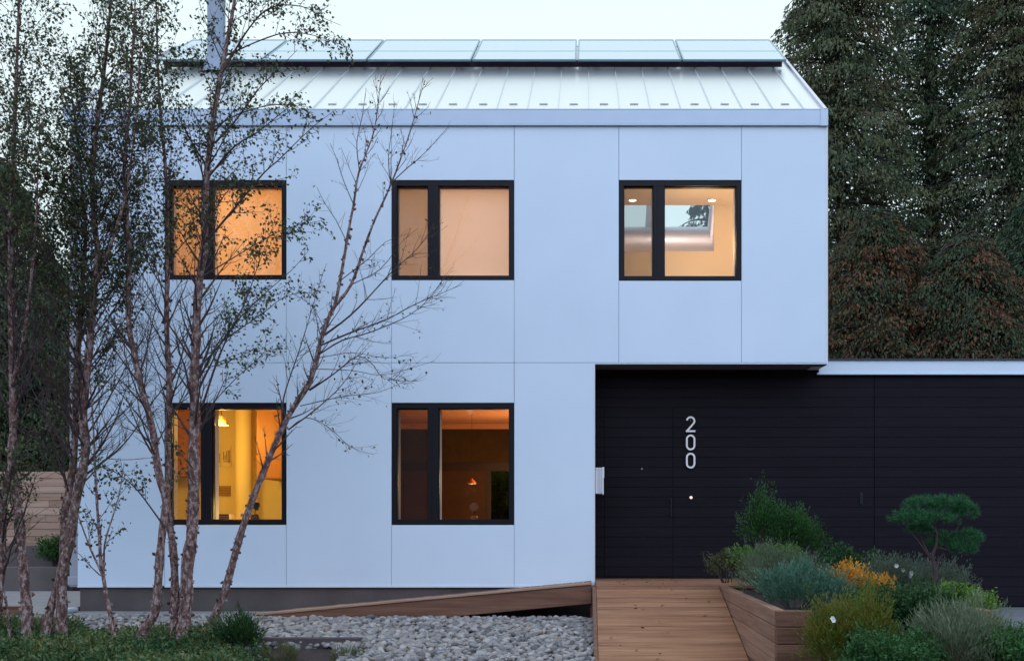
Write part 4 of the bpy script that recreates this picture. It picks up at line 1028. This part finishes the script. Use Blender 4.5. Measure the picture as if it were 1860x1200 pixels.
# little pine with cloud-like pads
def pine():
    global R
    R = np.random.default_rng(40); Y = -3.95
    b = P(1697,1120,Y); e = empty('pine_tree', (b.x,b.y,.36), 'small cloud pruned pine tree at the right end of the planter', 'tree')
    ac = acc(); path = smooth_path([Vector((b.x,b.y,.33)),P(1697,1080,Y),P(1699,1040,Y),P(1694,1010,Y),P(1702,985,Y),P(1698,955,Y+.05)], .04)
    tube(ac, path, np.linspace(.026,.012,len(path)), 8)
    pads = [(1615,1690,925,965,0),(1640,1720,903,935,.1),(1690,1760,900,940,-.05),(1725,1775,912,955,.05),(1650,1740,930,965,-.12),(1690,1740,965,1010,.1),(1735,1785,962,1000,0),(1725,1772,985,1015,-.05),(1650,1690,955,975,.1)]
    C_, A_ = [], []
    for (a,b_,c,d,dy) in pads:
        ce,(rx,ry,rz_) = blob(a,b_,c,d,Y+dy,.17)
        k = 70; dd = rdir(k); dd[:,2] = np.abs(dd[:,2])*1.0-.25
        cc = np.array(ce[:])+dd*np.array([rx,ry,rz_*1.05])*R.uniform(.6,1,k)[:,None]
        i = R.integers(0,k,k*38); sh_ = unit(dd*.6+np.array([0,0,.7]))
        C_.append(cc[i]+sh_[i]*R.uniform(-.01,.04,(len(i),1))+R.normal(0,.006,(len(i),3))); A_.append(unit(sh_[i]*.7+R.normal(0,.5,(len(i),3))))
        st = path[R.integers(len(path)//2,len(path))]; mid = np.array(ce[:])-np.array([0,0,rz_*.5])
        tube(ac, smooth_path([Vector(st),Vector((st+mid)/2+np.array([0,0,-.02])),Vector(mid)],.05), np.linspace(.011,.004,len(smooth_path([Vector(st),Vector((st+mid)/2),Vector(mid)],.05))), 5) if False else None
        pth = curve_branch(st, mid-st, np.linalg.norm(mid-st), 5, .0, .1); tube(ac, pth, np.linspace(.010,.004,6), 5)
    np_mesh('trunk', np.vstack(ac['V']), np.vstack(ac['F']), M_twig, e, smooth=True)
    c = np.vstack(C_); a = np.vstack(A_); l = R.uniform(.035,.055,len(c)); v,f = leaves(c,a,rdir(len(c)),l,.0035)
    np_mesh('crown', v, f, ramp_mat('pine_needle', [(0.015,0.068,0.024),(0.033,0.131,0.044),(0.061,0.206,0.068)], .5, .2), e, rnd=R.random(len(f)))
pine()

# ------------------------------------------------------------------ ground cover on the left (uncountable)
def cover():
    global R
    R = np.random.default_rng(50)
    n = 4000; x = R.uniform(-6.6,-2.3,n); y = R.uniform(-5.0,-1.9,n)
    def ok(x,y):
        s = (x+D0*0) ; pxx = CX+F*x/(y+D0)
        lim = np.where(pxx<150,-1.6,np.where(pxx<300,-2.25,np.where(pxx<400,-2.6,-2.75)))
        return (y<lim)&(pxx<np.where(y>-3.3,410,455)+25*np.sin(y*9))
    k = ok(x,y); x=x[k]; y=y[k]; n=len(x)
    hgt = (.10+.10*np.sin(x*2.3+1)*np.sin(y*3.1)+R.uniform(0,.10,n)); hgt = np.clip(hgt*.85,.04,.24)
    z0 = np.array([gz(q_) for q_ in y]); m = 17
    idx = np.repeat(np.arange(n),m); t = R.random(len(idx))
    d = rdir(len(idx)); d[:,2] = np.abs(d[:,2])
    c = np.stack([x[idx],y[idx],z0[idx]+hgt[idx]*t],1)+d*R.uniform(.01,.07,(len(idx),1))
    l = R.uniform(.03,.065,len(idx)); v,f = leaves(c, unit(d+R.normal(0,.4,d.shape)), unit(R.normal(size=d.shape)+np.array([0,-.2,1])), l, l*.42)
    patch = .5+.5*np.sin(x*3.1+y*2.2)*np.cos(x*1.3-y*3.7)
    o = np_mesh('ground_cover', v, f, ramp_mat('cover_leaf', [(.022,.055,.020),(.046,.105,.036),(.090,.155,.050),(.19,.19,.06),(.25,.22,.09)], .5, .25), rnd=np.clip(.75*R.random(len(f))*.8+.35*patch[idx],0,1))
    tag(o, 'dark green leafy ground cover under the birches', 'ground cover', kind='stuff')
cover()
shrub('fern_plant', 'dark green spiky clump at the foot of the leaning birch', [blob(405,462,1132,1185,-2.95,.2)], G_dark, .06,.010, 2600, 'plant', .7, True, seed=51, clump=.08)
shrub('grass_clump', 'small yellow green grass tuft left on the brown soil', [blob(480,545,1180,1215,-3.3,.16)], [(.06,.07,.02),(.11,.12,.04),(.16,.15,.06)], .05,.005, 1300, 'grass', .9, True, seed=52, clump=.05, stems=False)
shrub('grass_clump', 'small yellow green grass tuft right beside the timber edging end', [blob(600,655,1186,1215,-3.3,.15)], [(.06,.07,.02),(.11,.12,.04),(.16,.15,.06)], .05,.005, 1000, 'grass', .9, True, seed=53, clump=.05, stems=False)
shrub('hedge_bush', 'bright green bush on top of the concrete wall behind the birch stems', [blob(80,125,986,1022,4.9,.3)], [(.02,.07,.015),(.04,.11,.02),(.07,.15,.03)], .05,.025, 2600, 'bush', .5, seed=54, clump=.08)
shrub('shrub', 'green shrub outside the rear glass door, seen through the dim dining room', [blob(880,935,862,960,9.2,.5)], [(.03,.10,.04),(.06,.17,.06),(.10,.22,.09)], .09,.04, 2600, 'shrub', .4, seed=55, clump=.12)
m = MB(); c = P(363,1143,-2.6); m.add([c+Vector(q_) for q_ in ((-.035,0,-.02),(0,-.01,-.045),(.04,0,-.01),(.03,.01,.035),(-.01,-.01,.045),(-.04,0,.02))], [(0,1,2,3,4,5)])
m.cyl(c+Vector((0,0,-.04)), Vector((c.x+.01,c.y,gz(-2.6))), .003, n=5)
tag(m.build('yellow_leaf', mat('yellow_leaf', (.62,.38,.03), .6)), 'single bright yellow leaf on a stalk between the birch clump and leaning birch', 'leaf')

def litter():
    global R
    R = np.random.default_rng(90); c = []
    for k in range(260):
        y = R.uniform(-4,-.1) if k%3 else R.uniform(-3.9,-1.2); x = R.uniform(-6,.05)
        if k % 7 == 0: x, y = R.uniform(.2,1.5), R.uniform(-3.6,.4); zz = LZ+.006 if y > -1.16 else LZ-.004-sl_*(-1.17-y)
        else:
            zz = gz(y)+.05
            if y > -1.15: zz = .03 if y < -.6 else .022
            if x > -4 and y > -1.15: continue
        c.append((x,y,zz))
    c = np.array(c); n = len(c); a = R.normal(size=(n,3)); a[:,2] *= .15; nn = R.normal(0,.25,(n,3))+np.array([0,0,1])
    l = R.uniform(.03,.055,n); v,f = leaves(c, unit(a), unit(nn), l, l*.6)
    tag(np_mesh('fallen_leaves', v, f, ramp_mat('dry_leaf', [(.10,.05,.02),(.22,.11,.04),(.38,.24,.06),(.16,.08,.05)], .7, .1), rnd=R.random(n)), 'scattered dry brown and yellow leaves fallen on the stones and deck', kind='stuff')
litter()
# ------------------------------------------------------------------ background trees
def bigtree(name, label, x, Y, h, rx, cols, seed, n=52000, zlow=1.5, leaf=.122, ry=None, shape=1.0, group='dark trees behind the house', lean=0., holes=.0):
    """trunk, boughs that leave it all the way up, and drooping sprays of leaves along every bough"""
    global R
    R = np.random.default_rng(seed); ry = ry or rx
    e = empty(name, (x,Y,0), label, 'tree', group)
    ac = acc(); tp = smooth_path([Vector((x,Y,-.1)),Vector((x+.1,Y,h*.3)),Vector((x+lean*.5,Y,h*.65)),Vector((x+lean,Y,h))], .5)
    tube(ac, tp, np.linspace(.28,.03,len(tp))*h/16, 9)
    per = 210; nb = n//per; C_, A_, T_ = [], [], []
    for k in range(nb):
        u = (k+R.random())/nb; z = zlow+(h-zlow)*u**.92; az = k*2.4+R.uniform(-.5,.5)
        prof = (math.sin(min(1,u*.80+.20)*math.pi)**.55)*(1-shape*.32*u)*(1+.20*math.sin(az*2+z*.7+seed))
        L_ = rx*prof*R.uniform(.62,1.15)+.25; d = np.array([math.cos(az),math.sin(az),0]); sd = np.array([-d[1],d[0],0])
        p0 = np.array([x+lean*u, Y, z]); rise = R.uniform(.05,.45); dr = R.uniform(.25,.6)
        tt = np.linspace(0,1,6); br = p0+d*(tt*L_)[:,None]+np.array([0,0,1])*((rise*tt-(rise+dr)*tt**2.2)*L_*.6)[:,None]
        tube(ac, br, np.linspace(.04,.006,6), 4)
        t = R.random(per)**.65; sp = R.normal(0,.30,per)*(.25+.75*np.sin(t*2.6))*min(1.,L_*.6)
        c = p0+d*(t*L_)[:,None]+sd*sp[:,None]+np.array([0,0,1])*((rise*t-(rise+dr)*t**2.2)*L_*.6-np.abs(R.normal(0,.17,per))-np.abs(sp)*.35)[:,None]
        C_.append(c); A_.append(unit(d*.45+sd*np.sign(sp)[:,None]*.25+R.normal(0,.33,(per,3))+np.array([0,0,-.8]))); T_.append(np.full(per,R.random()))
    c = np.vstack(C_); N = len(c); l = R.uniform(.7,1.3,N)*leaf; v,f = leaves(c,np.vstack(A_),rdir(N),l,l*.36)
    np_mesh('trunk', np.vstack(ac['V']), np.vstack(ac['F']), M_btrunk, e, smooth=True)
    np_mesh('crown', v, f, ramp_mat('crown_'+str(seed), cols, .65, .2), e, rnd=np.clip(.30*R.random(N)+.70*np.concatenate(T_),0,1))
M_btrunk = mat('dark_bark', (.035,.025,.022), .9)
Bg1 = [(.040,.062,.032),(.085,.110,.050),(.14,.150,.070),(.12,.090,.045)]
Bg2 = [(.028,.058,.034),(.062,.110,.058),(.11,.155,.072),(.080,.080,.042)]
Bg3 = [(.034,.055,.028),(.075,.090,.040),(.060,.10,.042),(.24,.080,.036),(.080,.095,.042),(.050,.068,.034)]
D1 = 13.5
bigtree('background_tree','tall dark tree rising behind the right end of the roof', XX(1530,D1), D1, 16.6, 2.75, Bg1, 61, 92000, lean=-.15)
bigtree('background_tree','tall dark green tree with sky gaps in the middle of the right side', XX(1690,D1+2), D1+2, 18.5, 2.3, Bg2, 62, 68000)
bigtree('background_tree','tall brownish tree at the right edge of the photo', XX(1840,D1), D1, 18, 2.3, Bg1, 63, 78000)
bigtree('background_tree','lower rust tinged tree just above the garage roof on the right', XX(1760,10), 10, 7.6, 2.6, Bg3, 64, 80000, zlow=.8, leaf=.10, shape=.9)
bigtree('background_tree','lower rust tinged tree beside the right wall of the house', XX(1590,10.5), 10.5, 8.3, 2.3, Bg3, 65, 80000, zlow=.8, leaf=.10, shape=1.0)
bigtree('background_tree','lower dark tree above the garage roof at the right edge', XX(1910,10.5), 10.5, 9.4, 2.3, Bg2, 66, 64000, zlow=.8, leaf=.095, shape=1.8)
bigtree('background_tree','tall dark tree beyond the right end of the garage roof', XX(2060,D1+1), D1+1, 16.5, 2.8, Bg2, 71, 40000)
bigtree('background_tree','dark tree partly seen through the skylight of the stair hall', XX(1285,17), 17, 11.2, 1.05, Bg2, 67, 9000, zlow=6)
bigtree('background_tree','dark tree far left behind the wooden fence, tallest of that side', XX(-10,9), 9, 9.0, 1.9, Bg1, 68, 50000, zlow=1.0, leaf=.11)
bigtree('background_tree','dark green tree between the fence and the house corner', XX(85,9.5), 9.5, 6.9, 1.5, Bg2, 69, 42000, zlow=.8, leaf=.10)
bigtree('background_tree','dark tree beyond the fence at the left edge', XX(-130,11), 11, 10, 2.4, Bg2, 70, 40000, zlow=1.0)
# woods behind it all, one mass; last row added behind the viewer, darkening reflections
def woods():
    global R
    R = np.random.default_rng(80); Vs, Fs, b = [], [], 0
    for (x0,x1,Y,h,n) in ((3,22,24,8.0,52000),(-26,-6,20,6.0,36000),(-9,6,24,5.5,20000),(-4,1,12,4.0,9000),(-75,75,-52,11,70000)):
        x = R.uniform(x0,x1,n); z = R.random(n)*h*(.8+.2*np.sin(x*1.1)+.1*np.sin(x*2.9)); y = Y+R.uniform(-1.5,1.5,n)*(.6 if Y==12 else 1)
        l = R.uniform(.2,.42,n)*(4.5 if Y<0 else 1); v,f = leaves(np.stack([x,y,z],1), rdir(n), rdir(n), l, l*.6); Vs.append(v); Fs.append(f+b); b += len(v)
    F_ = np.vstack(Fs); o = np_mesh('distant_woods_and_added_row', np.vstack(Vs), F_, ramp_mat('woods_leaf', [(.022,.026,.016),(.042,.048,.024),(.070,.060,.032)], .7, .15), rnd=R.random(len(F_)))
    tag(o, 'dark mass of distant woods behind the trees, with an added unseen row behind the viewer', 'woods', kind='stuff')
woods()
